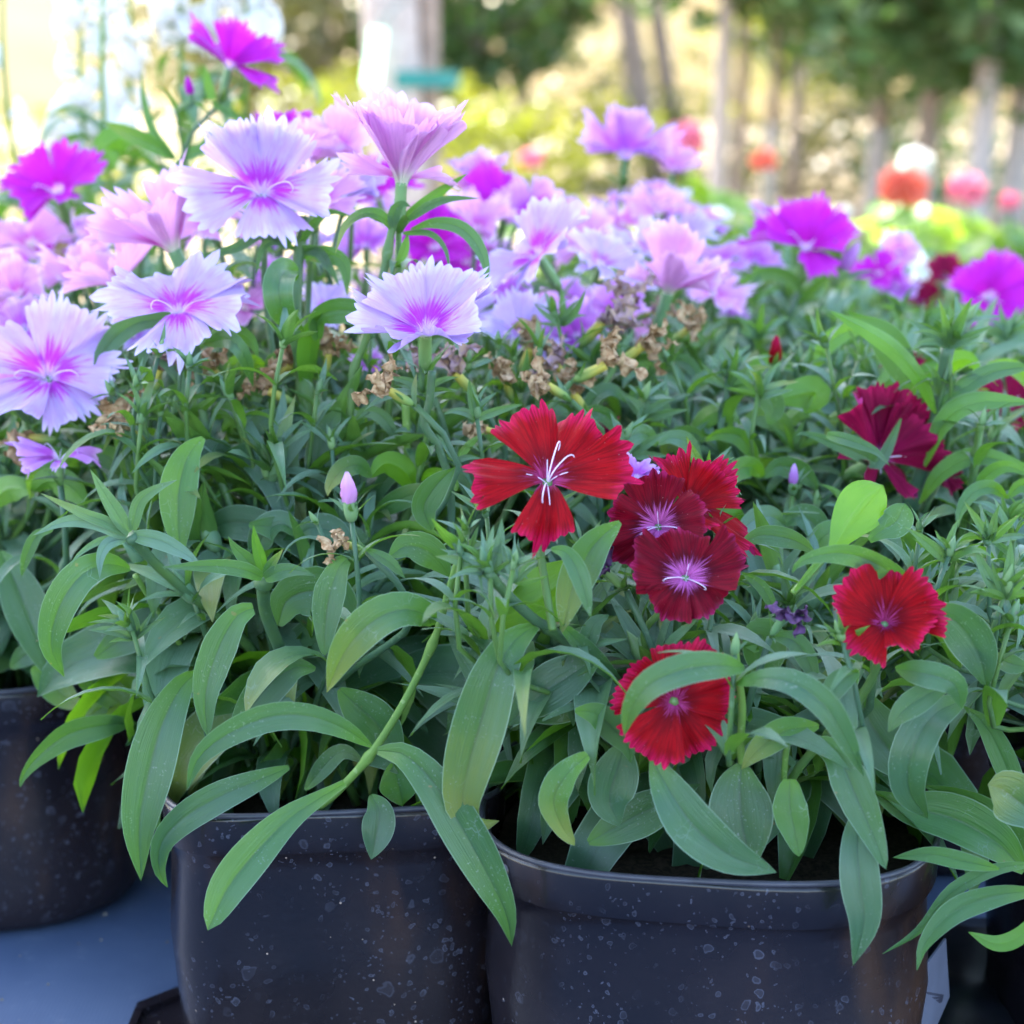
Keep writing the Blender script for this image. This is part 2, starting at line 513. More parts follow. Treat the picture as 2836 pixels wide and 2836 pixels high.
rl = random.Random(5)
LIB = {}
def build_lib(tag_, kind, wr, e0r, curvr, mat, n=8, rows=9):
    out = []
    for k in range(n):
        w = rl.uniform(*wr); e0 = R_(rl.uniform(*e0r)); cu = R_(rl.uniform(*curvr)); side = rl.uniform(-.5, .5)
        P = [Vector((0, 0, 0))]
        nseg = rows - 1
        e = e0; az = 0
        for i in range(nseg):
            P.append(P[-1] + Vector((math.cos(e) * math.cos(az), math.cos(e) * math.sin(az), math.sin(e))) / nseg)
            e -= cu / nseg * (1.5 - .9 * i / nseg); az += side / nseg
        tw = (R_(rl.uniform(-10, 10)), R_(rl.uniform(-85, 85)))
        tw2 = tw
        vs, fs, uv = ribbon(P, lambda p, t: Vector((-t.z, 0, t.x)) if abs(t.x) + abs(t.z) > .01 else Vector((0, 0, 1)), w / 2, kind, COLS5, rl.uniform(.12, .4), tw2, .10, k * 1.3)
        out.append(mesh('leaf', vs, fs, mat, uv))
    LIB[tag_] = out
build_lib('broad', 'lance', (.19, .26), (35, 70), (60, 150), LEAF, 12)
build_lib('broadf', 'strap', (.20, .26), (30, 65), (60, 140), LEAF_FRESH, 6)
build_lib('mid', 'lance', (.17, .23), (35, 65), (60, 160), LEAF_UP_LIT, 12)
build_lib('nar', 'narrow', (.12, .17), (40, 70), (40, 120), LEAF_UP_LIT, 10)
build_lib('bract', 'narrow', (.14, .22), (45, 80), (10, 60), BRACT, 8, 6)

def frame_matrix(p, az, tilt, s, roll=0):
    return Matrix.Translation(p) @ Matrix.Rotation(az, 4, 'Z') @ Matrix.Rotation(-tilt, 4, 'Y') @ Matrix.Rotation(roll, 4, 'X') @ Matrix.Diagonal((s, s, s, 1))

def axis_matrix(p, d, s, roll=0):
    """z of the piece along d"""
    q = Vector(d).normalized().to_track_quat('Z', 'Y')
    return Matrix.Translation(p) @ q.to_matrix().to_4x4() @ Matrix.Rotation(roll, 4, 'Z') @ Matrix.Diagonal((s, s, s, 1))

def lathe(prof_, m, sides=10, name='part', rib=0.0):
    vs, fs, uv = [], [], []
    n = len(prof_)
    for i, (r, z) in enumerate(prof_):
        for k in range(sides):
            a = 2 * math.pi * k / sides
            rr = r * (1 + (rib if k % 2 else -rib))
            vs.append((rr * math.cos(a), rr * math.sin(a), z)); uv.append((k / sides, i / (n - 1)))
    for i in range(n - 1):
        for k in range(sides):
            k2 = (k + 1) % sides
            fs.append((i * sides + k, i * sides + k2, (i + 1) * sides + k2, (i + 1) * sides + k))
    fs.append(tuple(range(sides - 1, -1, -1))); fs.append(tuple((n - 1) * sides + k for k in range(sides)))
    return mesh(name, vs, fs, m, uv)

# calyx: from the throat (z 0) down to -1; uv.y 0 at the throat
def calyx_mesh(m, name='calyx'):
    pr = [(.155, .0), (.15, -.08), (.15, -.25), (.165, -.5), (.16, -.75), (.12, -.92), (.06, -1.0)]
    me = lathe(list(reversed(pr)), m, 16, name, .06)
    lay = me.uv_layers[0]
    for d in lay.data: d.uv[1] = 1 - d.uv[1]
    return me
CALYX_ME = calyx_mesh(CALYX)
CALYX_OLD_ME = calyx_mesh(CALYX_OLD)
BUD_ME = lathe([(.04, 0), (.13, .08), (.17, .25), (.165, .45), (.12, .68), (.06, .86), (.008, 1.0)], BUDM, 10, 'bud', .05)

# ------------------------------------------------------------------ flowers
TEETH_PH = random.Random(77)
def petal_mesh(mat, L, th, rng, teeth=9, depth=.15, curl=0.0, wide=1.0, ruf=.05, tooth_round=True, rows=8, fold=0.0, droop=0.0):
    cpt = 4
    nc = teeth * cpt + 1
    vs, fs, uv = [], [], []
    tl = [rng.uniform(.45, 1.3) for _ in range(teeth + 1)]
    asy = rng.uniform(-.14, .14); skew = rng.uniform(-.16, .16); fold = fold + rng.uniform(-.05, .24); curl = curl + rng.uniform(-16, 22)
    k3 = rng.uniform(2.2, 5.2)
    ph1, ph2 = rng.uniform(0, 6), rng.uniform(0, 6)
    # bend curve: angle from the axis along the blade
    M = 24
    cr, ch = [0.035 * L / L * L], [0.0]
    for k in range(M * 2):
        s = k / M
        a = R_(12) + (R_(th) - R_(12)) * min(1, s / .22) + R_(curl) * max(0, s - .25) / .75 + R_(droop) * max(0, s - .6) ** 2
        cr.append(cr[-1] + math.sin(a) * L / M); ch.append(ch[-1] + math.cos(a) * L / M)
    def bend(x):
        k = max(0, min(M * 2 - 1.001, x / L * M))
        i = int(k); f = k - i
        R0 = cr[i] + (cr[i + 1] - cr[i]) * f; H0 = ch[i] + (ch[i + 1] - ch[i]) * f
        dR, dH = cr[i + 1] - cr[i], ch[i + 1] - ch[i]
        l = math.hypot(dR, dH)
        return R0, H0, -dH / l, dR / l       # point, normal (pointing to the axis / up)
    Wm = [1, .75, .3, 0]
    for r in range(rows + 1):
        for c in range(nc):
            u = -1 + 2 * c / (nc - 1)
            ti, tp = divmod(c, cpt)
            tooth = [0, .62, 1.0, .62][tp] * tl[min(ti, teeth)] if tooth_round else [0, .35, 1, .35][tp]
            q = r / rows
            s_out = .93 - .10 * u * u - (.14 if abs(u) > .97 else 0)
            if r == rows: s = s_out + depth * tooth * (1 - .35 * abs(u)) * (.75 + .5 * math.sin(u * 6 + ph2))
            elif r == rows - 1: s = s_out - .015
            else: s = s_out * (q * rows / (rows - 1)) ** .9 * .985
            hw = .055 + .62 * wide * max(0, s - .08) ** .88
            x = L * s
            y = L * hw * u * (1 - .0 * s)
            z = ruf * L * s * s * (math.sin(u * k3 + ph1) * 1.25 + math.sin(u * 8.7 + ph2 + s * 3) * .5 + .10 * math.sin(u * 15 + ph1 + ph2) * s) + asy * L * u * s + fold * L * abs(u) * hw
            y += skew * L * s * s
            R0, H0, nr, nh = bend(x * math.cos(abs(u) * hw * .9))
            vs.append((R0 + nr * z, y, H0 + nh * z))
            uv.append((.5 + u * .5, min(1, s)))
    for r in range(rows):
        for c in range(nc - 1):
            fs.append((r * nc + c, r * nc + nc * 1 + c, r * nc + nc + c + 1, r * nc + c + 1))
    # winding so that the upper (inner) face is the front
    fs = [tuple(f) for f in fs]
    return vs, fs, uv

def flower_frame(axis):
    a = (RIGHT * axis[0] + Vector((0, 0, 1)) * axis[1] + Vector((0, -1, 0)) * axis[2]).normalized()
    ref = Vector((0, -1, -1))
    x = (ref - a * ref.dot(a)).normalized()
    y = a.cross(x)
    return a, Matrix((x, y, a)).transposed().to_4x4()

def curled_style(L, ang, az, m, name, curl=1.0, r=.011):
    P = []
    a = R_(ang); x = z = 0.0; zz = 0
    n = 16
    P.append(Vector((0, 0, -.05 * L)))
    x, z = 0.0, 0.0
    for i in range(n):
        P.append(Vector((x, 0, z)))
        x += math.sin(a) * L / n; z += math.cos(a) * L / n
        if i > n * .5: a += R_(38) * curl
        else: a += R_(5)
    vs, fs, uv = tube(P, lambda t: r * (1 - .35 * t), m, 6)
    M_ = Matrix.Rotation(az, 3, 'Z')
    return mesh(name, [M_ @ v for v in vs], fs, m, uv)

DEF_AZ = (0, 72, 144, 216, 288)
def flower(pl, x, y, Y, Rpx, axis, kind, th=70, petals=None, roll=0, curl=0, teeth=10, depth=.23, ruf=.115, wide=1.0,
           styles=2, calyx=True, stem=None, label=None, seed=None, bracts=4, fold=0.0, name='flower', stemr=.0017, droop=0, cal_len=.62):
    rng = random.Random(seed if seed is not None else int(x * 7 + y * 13))
    p = at(x, y, shift(pl, Y))
    L = Rpx * pxm(p)
    a, Mr = flower_frame(axis)
    base = Vector(pl.location)
    fl = empty(name, p - base, pl)
    fl.matrix_basis = Matrix.Translation(p - base) @ Mr
    if label: fl['label'] = label
    rows = 8 if Rpx * K > 60 else 5
    if Rpx < 60: teeth = min(teeth, 7)
    plist = petals or [(d + roll + rng.uniform(-11, 11), th + rng.uniform(-15, 15), rng.uniform(.84, 1.08)) for d in DEF_AZ]
    for i, pt in enumerate(plist):
        az, t_, ls = pt[:3]
        cu = pt[3] if len(pt) > 3 else curl
        vs, fs, uv = petal_mesh(PET[kind], L * ls, t_, rng, teeth, depth, cu, wide, ruf, rows=rows, fold=fold, droop=droop)
        me = mesh('petal', vs, fs, PET[kind], uv)
        # neighbouring petals overlap: lift every other one slightly
        link('petal', me, fl, Matrix.Rotation(R_(az), 4, 'Z') @ Matrix.Translation((0, 0, .012 * L * (i % 3))))
    if styles:
        sm = STYLE_R if kind in ('red', 'cri', 'wine') else STYLE
        for k in range(styles):
            az = R_(rng.uniform(-40, 40) + 180 * k + 90 + (70 if styles == 3 else 0))
            link('style', curled_style(L * rng.uniform(.62, .78), rng.uniform(14, 34), az, sm, 'style', rng.uniform(.8, 1.15), L * .0095), fl)
        for k in range(4):
            az = R_(90 * k + rng.uniform(-20, 20))
            link('stamen', curled_style(L * rng.uniform(.34, .5), rng.uniform(18, 40), az, sm, 'stamen', .15, L * .0065), fl)
    if calyx:
        cl = L * cal_len
        link('calyx', CALYX_ME, fl, Matrix.Translation((0, 0, .05 * L)) @ Matrix.Diagonal((cl * .8, cl * .8, cl, 1)))
        for k in range(bracts):
            az = k * math.pi * 2 / bracts + rng.uniform(-.4, .4)
            me = rng.choice(LIB['bract'])
            link('bract', me, fl, frame_matrix(Vector((.08 * cl * math.cos(az), .08 * cl * math.sin(az), -cl * .93)), az, R_(rng.uniform(-15, 25)), cl * rng.uniform(.6, 1.0)))
        foot = p - a * cl * .9
        make_stem(pl, foot, -a, stem, rng, stemr, node=True)
    return fl

def make_stem(pl, foot, d, via, rng, r0=.002, node=False, mat=None, leaves=True):
    """from the foot of a flower down to the soil of the plant's pot"""
    c = Vector(pl.location)
    soil = Vector((c.x + rng.uniform(-.03, .03), c.y + rng.uniform(-.03, .03), c.z))
    if via:
        pts = [foot] + via
        if via[-1].z > c.z + .03: pts.append(soil)
    else:
        h = foot.z - soil.z
        pts = [foot, foot + d * .02 + Vector((0, 0, -.02)), Vector((foot.x * .55 + soil.x * .45, foot.y * .5 + soil.y * .5, soil.z + h * .45)), soil]
    C = catmull(pts, 14)
    tube_obj('stem', C, lambda t: r0 * (.85 + .35 * t), mat or STEM, pl, 8)
    if node:
        for k, (i, s_) in enumerate(((1, .030), (3, .052), (6, .066))):
            q = C[i]
            az = rng.uniform(0, 6.3)
            for j in range(2):
                link('leaf', rng.choice(LIB['nar' if k < 2 else 'mid']), pl, frame_matrix(q - c, az + k * 1.4 + j * math.pi, R_(rng.uniform(-10, 10)), s_ * rng.uniform(.8, 1.2)))

def withered(pl, x, y, Y, Lpx, ang, m=None, violet=False, old=True, seed=1, spread=1.0):
    """a spent flower: ribbed calyx with crumpled petals; ang = screen direction it points to, degrees from up, clockwise"""
    rng = random.Random(seed + int(x))
    m = m or (WITHER_V if violet else WITHER)
    p = at(x, y, shift(pl, Y))                     # where petals leave the calyx
    s = pxm(p)
    L = Lpx * s
    a = Vector((math.sin(R_(ang)), -.25 + rng.uniform(-.2, .2), math.cos(R_(ang)))).normalized()
    base = Vector(pl.location)
    fl = empty('spent_flower', p - base, pl)
    fl['label'] = 'withered brown spent flower on its calyx' if m is not WITHER_D else 'withered dark purple spent flower'
    q = a.to_track_quat('Z', 'Y')
    fl.matrix_basis = Matrix.Translation(p - base) @ q.to_matrix().to_4x4()
    cl = L
    link('calyx', CALYX_OLD_ME if old else CALYX_ME, fl, Matrix.Translation((0, 0, .04 * L)) @ Matrix.Diagonal((cl * .74, cl * .74, cl * .8, 1)))
    for k in range(4):
        P = [Vector((0, 0, -.05 * L))]
        d = Vector((rng.uniform(-.5, .5), rng.uniform(-.5, .5), 1)).normalized()
        for i in range(9):
            d = (d + Vector((rng.uniform(-1, 1), rng.uniform(-1, 1), rng.uniform(-.8, .45))) * .55 * spread).normalized()
            P.append(P[-1] + d * L * .125)
        P = catmull(P, 16)
        vs, fs, uv = ribbon(P, lambda p_, t: Vector((math.sin(p_.z * 900), math.cos(p_.x * 1400), .4)), L * .21, 'strap', COLS7, .6, (0, R_(rng.uniform(-300, 300))), .5, k * 2.0)
        vs = [v + Vector((noise.noise(v * 420 + Vector((k, 0, 0))), noise.noise(v * 420 + Vector((0, 7, 0))), noise.noise(v * 420 + Vector((0, 0, 5))))) * L * .08 for v in vs]
        link('withered_petal', mesh('withered_petal', vs, fs, m, uv), fl)
    for k in range(3):
        az = k * 2.1 + rng.uniform(-.4, .4)
        link('bract', rng.choice(LIB['bract']), fl, frame_matrix(Vector((0, 0, -cl * .86)), az, R_(rng.uniform(-20, 25)), cl * rng.uniform(.7, 1.1)))
    make_stem(pl, p - a * cl * .85, -a, None, rng, .0016)
    return fl

def bud(pl, x, y, Y, Lpx, ang, n=5, tipmat=None, spread=35, label=None, stem=None, sc=1.0, tow=-.2):
    """a closed bud or a tuft of pointed bracts; (x,y) its foot"""
    rng = random.Random(int(x * 3 + y))
    p = at(x, y, shift(pl, Y))
    L = Lpx * pxm(p)
    a = Vector((math.sin(R_(ang)), tow, math.cos(R_(ang)))).normalized()
    base = Vector(pl.location)
    fl = empty('bud', p - base, pl)
    if label: fl['label'] = label
    fl.matrix_basis = Matrix.Translation(p - base) @ a.to_track_quat('Z', 'Y').to_matrix().to_4x4()
    link('bud_case', BUD_ME, fl, Matrix.Diagonal((L, L, L, 1)) @ Matrix.Diagonal((.85, .85, .8, 1)))
    if tipmat:
        me = bud_tip_mesh(tipmat, rng)
        link('petal_tip', me, fl, Matrix.Translation((0, 0, L * .45)) @ Matrix.Diagonal((L, L, L, 1)))
    for k in range(n):
        az = k * 2.4 + rng.uniform(-.4, .4)
        e = R_(90 - spread * rng.uniform(.3, 1.4))
        link('bract', rng.choice(LIB['bract']), fl, frame_matrix(Vector((0, 0, .02 * L * (k % 3))), az, e - R_(62), L * rng.uniform(.65, 1.2) * sc))
    make_stem(pl, p, -a, stem, rng, .0011, node=True)
    return fl

def bud_tip_mesh(m, rng):
    vs, fs, uv = [], [], []
    rows, sides = 9, 14
    for i in range(rows):
        t = i / (rows - 1)
        r = .15 * math.sin(math.pi * (.25 + .70 * t)) ** .7 * (1.1 - .3 * t)
        for k in range(sides):
            a = 2 * math.pi * k / sides + t * 1.6
            rr = r * (1 + .13 * math.sin(k * 2 * math.pi / sides * 4 + t * 5))
            vs.append(Vector((rr * math.cos(a), rr * math.sin(a), t * .62 + .02 * math.sin(k * 2.3)))); uv.append((k / sides, .5 + .5 * t))
    for i in range(rows - 1):
        for k in range(sides):
            k2 = (k + 1) % sides
            fs.append((i * sides + k, i * sides + k2, (i + 1) * sides + k2, (i + 1) * sides + k))
    fs.append(tuple((rows - 1) * sides + k for k in range(sides)))
    return mesh('petal_tip', vs, fs, m, uv)

# ------------------------------------------------------------------ setting
def ground_material():
    m, nt, out = new_mat('gravel')
    N = NT(nt)
    geo = N.n('ShaderNodeNewGeometry')
    pos = geo.outputs['Position']
    col = N.mix(N.smooth(N.noise(pos, 1.3, 5, .6), .35, .65), (.26, .19, .10), (.17, .12, .06))
    col = N.mix(N.smooth(N.noise(pos, 45, 3, .6), .45, .65, 0, .5), col, (.50, .44, .36))
    p = principled(N, col, .9, .15)
    N.l(p.outputs[0], out.inputs[0])
    return m
def cloth_material():
    m, nt, out = new_mat('ground_cloth')
    N = NT(nt)
    geo = N.n('ShaderNodeNewGeometry')
    pos = geo.outputs['Position']
    n1 = N.noise(pos, 7, 4, .6)
    col = N.mix(N.smooth(n1, .35, .7), (.052, .082, .150), (.080, .115, .190))  # blue sky reflection on black cloth painted into the base colour
    col = N.mix(N.smooth(N.noise(pos, 60, 4, .7), .58, .75, 0, .3), col, (.16, .19, .25))
    wv = N.n('ShaderNodeTexWave'); wv.inputs['Scale'].default_value = 160; N.l(pos, wv.inputs['Vector'])
    p = principled(N, col, .55, .5)
    bump = N.n('ShaderNodeBump'); bump.inputs['Strength'].default_value = .25; bump.inputs['Distance'].default_value = .002
    N.l(N.math('ADD', N.noise(pos, 22, 3, .6), N.math('MULTIPLY', wv.outputs['Fac'], .06)), bump.inputs['Height']); N.l(bump.outputs[0], p.inputs['Normal'])
    N.l(p.outputs[0], out.inputs[0])
    return m
me = mesh('ground', [(-300, -60, 0), (300, -60, 0), (300, 400, 0), (-300, 400, 0)], [(0, 1, 2, 3)], ground_material(), smooth=False)
tag(link('ground', me), kind='structure')
vs, fs = [], []
nx, ny = 60, 60
for j in range(ny + 1):
    for i in range(nx + 1):
        X = -1.6 + 3.2 * i / nx; Yy = -.8 + 2.75 * j / ny
        z = .006 + .004 * noise.noise(Vector((X * 5, Yy * 5, 0))) + .003 * noise.noise(Vector((X * 14, Yy * 9, 3)))
        vs.append((X, Yy, max(.004, z)))
for j in range(ny):
    for i in range(nx):
        a = j * (nx + 1) + i
        fs.append((a, a + 1, a + nx + 2, a + nx + 1))
CLOTH = cloth_material()
tag(link('ground_cloth', mesh('ground_cloth', vs, fs, CLOTH)), kind='structure')

# dry slope behind
HILL = simple_mat('dry_hill', (.20, .14, .06), .95, .1, .25, .3, (.13, .11, .035))
vs, fs = [], []
nx = 50
for j in range(9):
    for i in range(nx + 1):
        X = -50 + 100 * i / nx; t = j / 8
        dip = 1 - .75 * math.exp(-((X + 3.5) / 3.0) ** 2)
        z = -.3 + t ** .7 * 3.1 * dip * (1 + .15 * noise.noise(Vector((X * .2, t, 0)))) + .2 * noise.noise(Vector((X * .5, t * 4, 1)))
        vs.append((X, 26 + t * 16, z))
for j in range(8):
    for i in range(nx):
        a = j * (nx + 1) + i
        fs.append((a, a + 1, a + nx + 2, a + nx + 1))
tag(link('hill', mesh('hill', vs, fs, HILL)), kind='structure')

# ------------------------------------------------------------------ pots
def se_point(a, rx, ry, n):
    c, s = math.cos(a), math.sin(a)
    k = (abs(c) ** n + abs(s) ** n) ** (-1 / n)
    return rx * c * k, ry * s * k

def pot(x, y, rx, ry, rot, h, n, label, group='black plastic nursery pots', taper=.945, tab=False, soil_drop=.022):
    o = empty('nursery_pot', (x, y, .006))
    tag(o, label, 'pot', group)
    S = 96
    # (scale, z): outside from the foot up, rim, down inside
    pr = [(taper - .16, 0), (taper - .09, .002), (taper - .035, .008), (taper - .008, .018), (taper, .030), (taper + .035, h * .5), (.955, h * .80), (.982, h - .0185), (.988, h - .0175), (.994, h - .0165), (1.002, h - .002), (1.0, h), (.985, h), (.975, h - .003), (.955, h - .02), (.93, h - .06)]
    vs, fs = [], []
    for sc_, z in pr:
        for k in range(S):
            X, Y_ = se_point(2 * math.pi * k / S, rx, ry, n)
            vs.append((X * sc_, Y_ * sc_, z + .0006 * math.sin(k * .3) * (z / h)))
    for i in range(len(pr) - 1):
        for k in range(S):
            k2 = (k + 1) % S
            fs.append((i * S + k, i * S + k2, (i + 1) * S + k2, (i + 1) * S + k))
    fs.append(tuple(range(S - 1, -1, -1)))
    me = mesh('pot_wall', vs, fs, POT)
    link('pot_wall', me, o, Matrix.Rotation(rot, 4, 'Z'))
    # rolled lip
    P = []
    for k in range(S + 1):
        X, Y_ = se_point(2 * math.pi * k / S, rx * .99, ry * .99, n)
        P.append(Vector((X, Y_, h + .0005)))
    vs2, fs2, uv2 = tube(P, lambda t: .0013, POT, 8, cap=False)
    link('rim', mesh('rim', vs2, fs2, LIPMAT, uv2), o, Matrix.Rotation(rot, 4, 'Z'))
    # soil: bumpy disc
    vs3, fs3 = [Vector((0, 0, h - soil_drop + .003))], []
    for r in range(1, 9):
        for k in range(32):
            X, Y_ = se_point(2 * math.pi * k / 32, rx, ry, n)
            f = .945 * r / 8
            vs3.append(Vector((X * f, Y_ * f, h - soil_drop + .005 * noise.noise(Vector((X * f * 90, Y_ * f * 90, x * 9))))))
    for k in range(32):
        fs3.append((0, 1 + k, 1 + (k + 1) % 32))
    for r in range(7):
        for k in range(32):
            k2 = (k + 1) % 32
            fs3.append((1 + r * 32 + k, 1 + (r + 1) * 32 + k, 1 + (r + 1) * 32 + k2, 1 + r * 32 + k2))
    link('soil', mesh('soil', vs3, fs3, SOIL), o, Matrix.Rotation(rot, 4, 'Z'))
    return o
LIPMAT = simple_mat('pot_lip', (.045, .045, .062), .38, .5, 80, .35)

def plant(x, y, label, cat='plant', group='potted dianthus plants in rows', name='dianthus_plant', z=None, h=.13):
    return tag(empty(name, (x, y, h - .016 if z is None else z)), label, cat, group)

# filler stems with opposite leaves and tufts of buds
def filler(pl, rad, hmin, hmax, ns, seed, leafs=1.0, fresh=.15, tuft=.8, ycap=None, spread=1.15, near=True, ztop=None, tipkinds=None, tufts=5, maxleaf=250):
    rng = random.Random(seed)
    c = Vector(pl.location)
    count = 0
    for s in range(ns):
        a0 = rng.uniform(0, 6.283); r0 = rad * .55 * math.sqrt(rng.random())
        a1 = a0 + rng.uniform(-.5, .5); r1 = rad * spread * math.sqrt(rng.random())
        hh = rng.uniform(hmin, hmax) * (1 - .22 * (r1 / (rad * spread)) ** 2)
        p0 = Vector((r0 * math.cos(a0), r0 * math.sin(a0), 0))
        p2 = Vector((r1 * math.cos(a1), r1 * math.sin(a1), hh))
        if ycap is not None and c.y + p2.y < ycap: p2.y = ycap - c.y + rng.uniform(0, .02)
        p1 = Vector((p0.x * .6 + p2.x * .4, p0.y * .6 + p2.y * .4, hh * .5)) + Vector((rng.uniform(-.01, .01), rng.uniform(-.01, .01), 0))
        C = catmull([p0, p1, p2], 10)
        has_tuft = rng.random() < tuft
        vs, fs, uv = tube(C, lambda t: .0017 * (1.2 - .5 * t) * (1 if has_tuft else max(.05, 1 - t ** 6)), STEM, 6)
        link('stem', mesh('stem', vs, fs, STEM_Y if rng.random() < .3 else STEM, uv), pl)
        nodes = max(3, int(hh / .024))
        az = rng.uniform(0, 6.3)
        for k in range(nodes):
            t = (k + .6) / nodes
            i = min(8, int(t * 9)); q = C[i].lerp(C[i + 1], t * 9 - i)
            az += math.pi / 2 + rng.uniform(-.4, .4)
            for j in range(2):
                if count >= maxleaf: break
                lib = 'broad' if t < .55 else ('mid' if t < .8 else 'nar')
                if t < .7 and rng.random() < fresh: lib = 'broadf'
                ln = (.088 if t < .55 else .074 if t < .8 else .054) * rng.uniform(.75, 1.25) * leafs
                A = az + j * math.pi + rng.uniform(-.2, .2)
                if ycap is not None and (c.y + q.y + math.sin(A) * ln) < ycap - .03: ln *= .6
                link('leaf', rng.choice(LIB[lib]), pl, frame_matrix(q, A, R_(rng.uniform(-20, 15)), ln, R_(rng.uniform(-25, 25))))
                count += 1
        if not has_tuft:
            for j in range(3):
                link('leaf', rng.choice(LIB['nar']), pl, frame_matrix(C[-1] - (C[-1] - C[-2]) * .12 * (j + 1), j * 2.1 + az, R_(rng.uniform(10, 30)), .035))
        if has_tuft:
            tip = C[-1]
            d = (C[-1] - C[-2]).normalized() + Vector((rng.uniform(-.3, .3), rng.uniform(-.3, .3), .3))
            nb = rng.randint(1, 3) if near else 1
            for b_ in range(nb):
                L = rng.uniform(.019, .032)
                dd = (d + Vector((rng.uniform(-.5, .5), rng.uniform(-.5, .5), 0))).normalized()
                fl = empty('bud', tip, pl)
                fl.matrix_basis = Matrix.Translation(tip) @ dd.to_track_quat('Z', 'Y').to_matrix().to_4x4()
                link('bud_case', BUD_ME, fl, Matrix.Diagonal((L * .8, L * .8, L * .8, 1)))
                for k in range(tufts):
                    link('bract', rng.choice(LIB['bract']), fl, frame_matrix(Vector((0, 0, .001 * k)), k * 2.4 + rng.uniform(-.4, .4), R_(rng.uniform(-28, 25)), L * rng.uniform(.9, 1.9)))


# the pots ------------------------------------------------------------
POTS = {
 'A': (-.277, .958, .085, .083, .2, .130, 2.5, 'black pot at the left edge, its foot on bare blue-grey cloth'),
 'B': (-.080, .806, .0735, .076, .13, .127, 4.6, 'narrow black pot with painted brown gleam under the big lavender plant'),
 'C': (.0825, .757, .0935, .094, -.12, .126, 3.1, 'wide black pot speckled with dried water drops under the red flowers'),
 'D': (.292, .785, .082, .082, 0, .138, 2.3, 'black pot at the right edge beside the narrow gap'),
 'E': (-.150, 1.06, .08, .08, 0, .13, 2.5, 'black pot in the second row behind the narrow pot'),
 'F': (.035, 1.02, .08, .08, 0, .13, 2.5, 'black pot in the second row behind the wide speckled pot'),
 'G': (.225, 1.03, .08, .08, 0, .13, 2.5, 'black pot in the second row, right of the speckled pot'),
}
for k, a in POTS.items():
    pot(*a[:7], label=a[7])
rows = [('H', -.40, 1.20), ('I', -.215, 1.28), ('J', -.02, 1.25), ('K', .165, 1.24), ('L', .35, 1.26),
        ('N', -.08, 1.50), ('O', .11, 1.48), ('P', .30, 1.50), ('Q', .0, 1.74), ('R', .22, 1.75), ('T', .50, 1.50)]
for k, x_, y_ in rows:
    pot(x_, y_, .08, .08, 0, .13, 2.5, 'black pot hidden under foliage, ' + {'H': 'below the broad blurred magenta flower', 'I': 'just in front of the white snapdragons', 'J': 'behind the tallest pink frilled flower', 'K': 'below the pale pink side-on flowers',
        'L': 'below the vivid magenta flower', 'N': 'far back left of the purple flower', 'O': 'far back below the purple flower', 'P': 'far back below the small mauve flowers', 'Q': 'hindmost of the bed, left one', 'R': 'hindmost of the bed, right one', 'T': 'rear one below the scarlet flowers'}[k])
pot(-.30, 1.52, .085, .085, 0, .15, 2.2, 'black pot holding the tall white snapdragons behind the pink flowers')

PA = plant(-.282, .985, 'lavender dianthus at the left edge, its leaves hanging over the left pot')
PB = plant(-.083, .826, 'tall lavender dianthus with frilled white-edged flowers in the narrow black pot')
PC = plant(.083, .782, 'red and dark crimson dianthus in the wide speckled black pot')
PD = plant(.292, .785, 'dianthus at the right edge with pale green buds and arching leaves, no open flower')
PE = plant(-.150, 1.06, 'pink dianthus with one tall magenta flower rising far above the rest')
PF = plant(.035, 1.02, 'pale lavender dianthus with tilted flowers and many brown spent blooms')
PG = plant(.225, 1.03, 'green dianthus with one wine red flower seen from the side')
PH = plant(-.40, 1.20, 'magenta dianthus at the upper left, blurred, with two broad flowers')
PI_ = plant(-.215, 1.28, 'blurred pink and violet dianthus in front of the white snapdragons')
PJ = plant(-.02, 1.25, 'blurred violet dianthus behind the tallest pink frilled flower')
PK = plant(.165, 1.24, 'dianthus with pale pink side-on flowers left of the bright magenta one')
PL = plant(.35, 1.26, 'dianthus with one bright magenta flower, white eye and dark stalk')
PN = plant(-.08, 1.50, 'far blurred violet dianthus behind the row of lavender plants')
PO = plant(.11, 1.48, 'far dianthus with one tall purple flower standing above the row')
PP = plant(.30, 1.50, 'far dianthus with small mauve flowers in front of the geraniums')
PQ = plant(.0, 1.74, 'hindmost dianthus of the bed, behind the violet flowers')
PR = plant(.22, 1.75, 'hindmost dianthus of the bed, nearest the coral geranium')
PT = plant(.50, 1.50, 'rear dianthus at the right edge with magenta and scarlet flowers')

def trace_stem(pl, pts, w, Y0, Y1=None, mat=None, bumps=(), name='stem', r1=1.0):
    Y1 = Y1 or Y0
    Y0, Y1 = shift(pl, Y0), shift(pl, Y1)
    n = len(pts)
    P = [at(x, y, Y0 + (Y1 - Y0) * i / (n - 1)) for i, (x, y) in enumerate(pts)]
    r = w * .5 * pxm(P[n // 2])
    C = catmull(P, 40)
    def rad(t):
        k = r * (1 + (r1 - 1) * t)
        for b in bumps: k *= 1 + .55 * math.exp(-((t - b) / .022) ** 2)
        return k
    return tube_obj(name, C, rad, mat or STEM, pl, 10)

DEPTH.update({PC.name: .036, PD.name: .03, PB.name: .016})
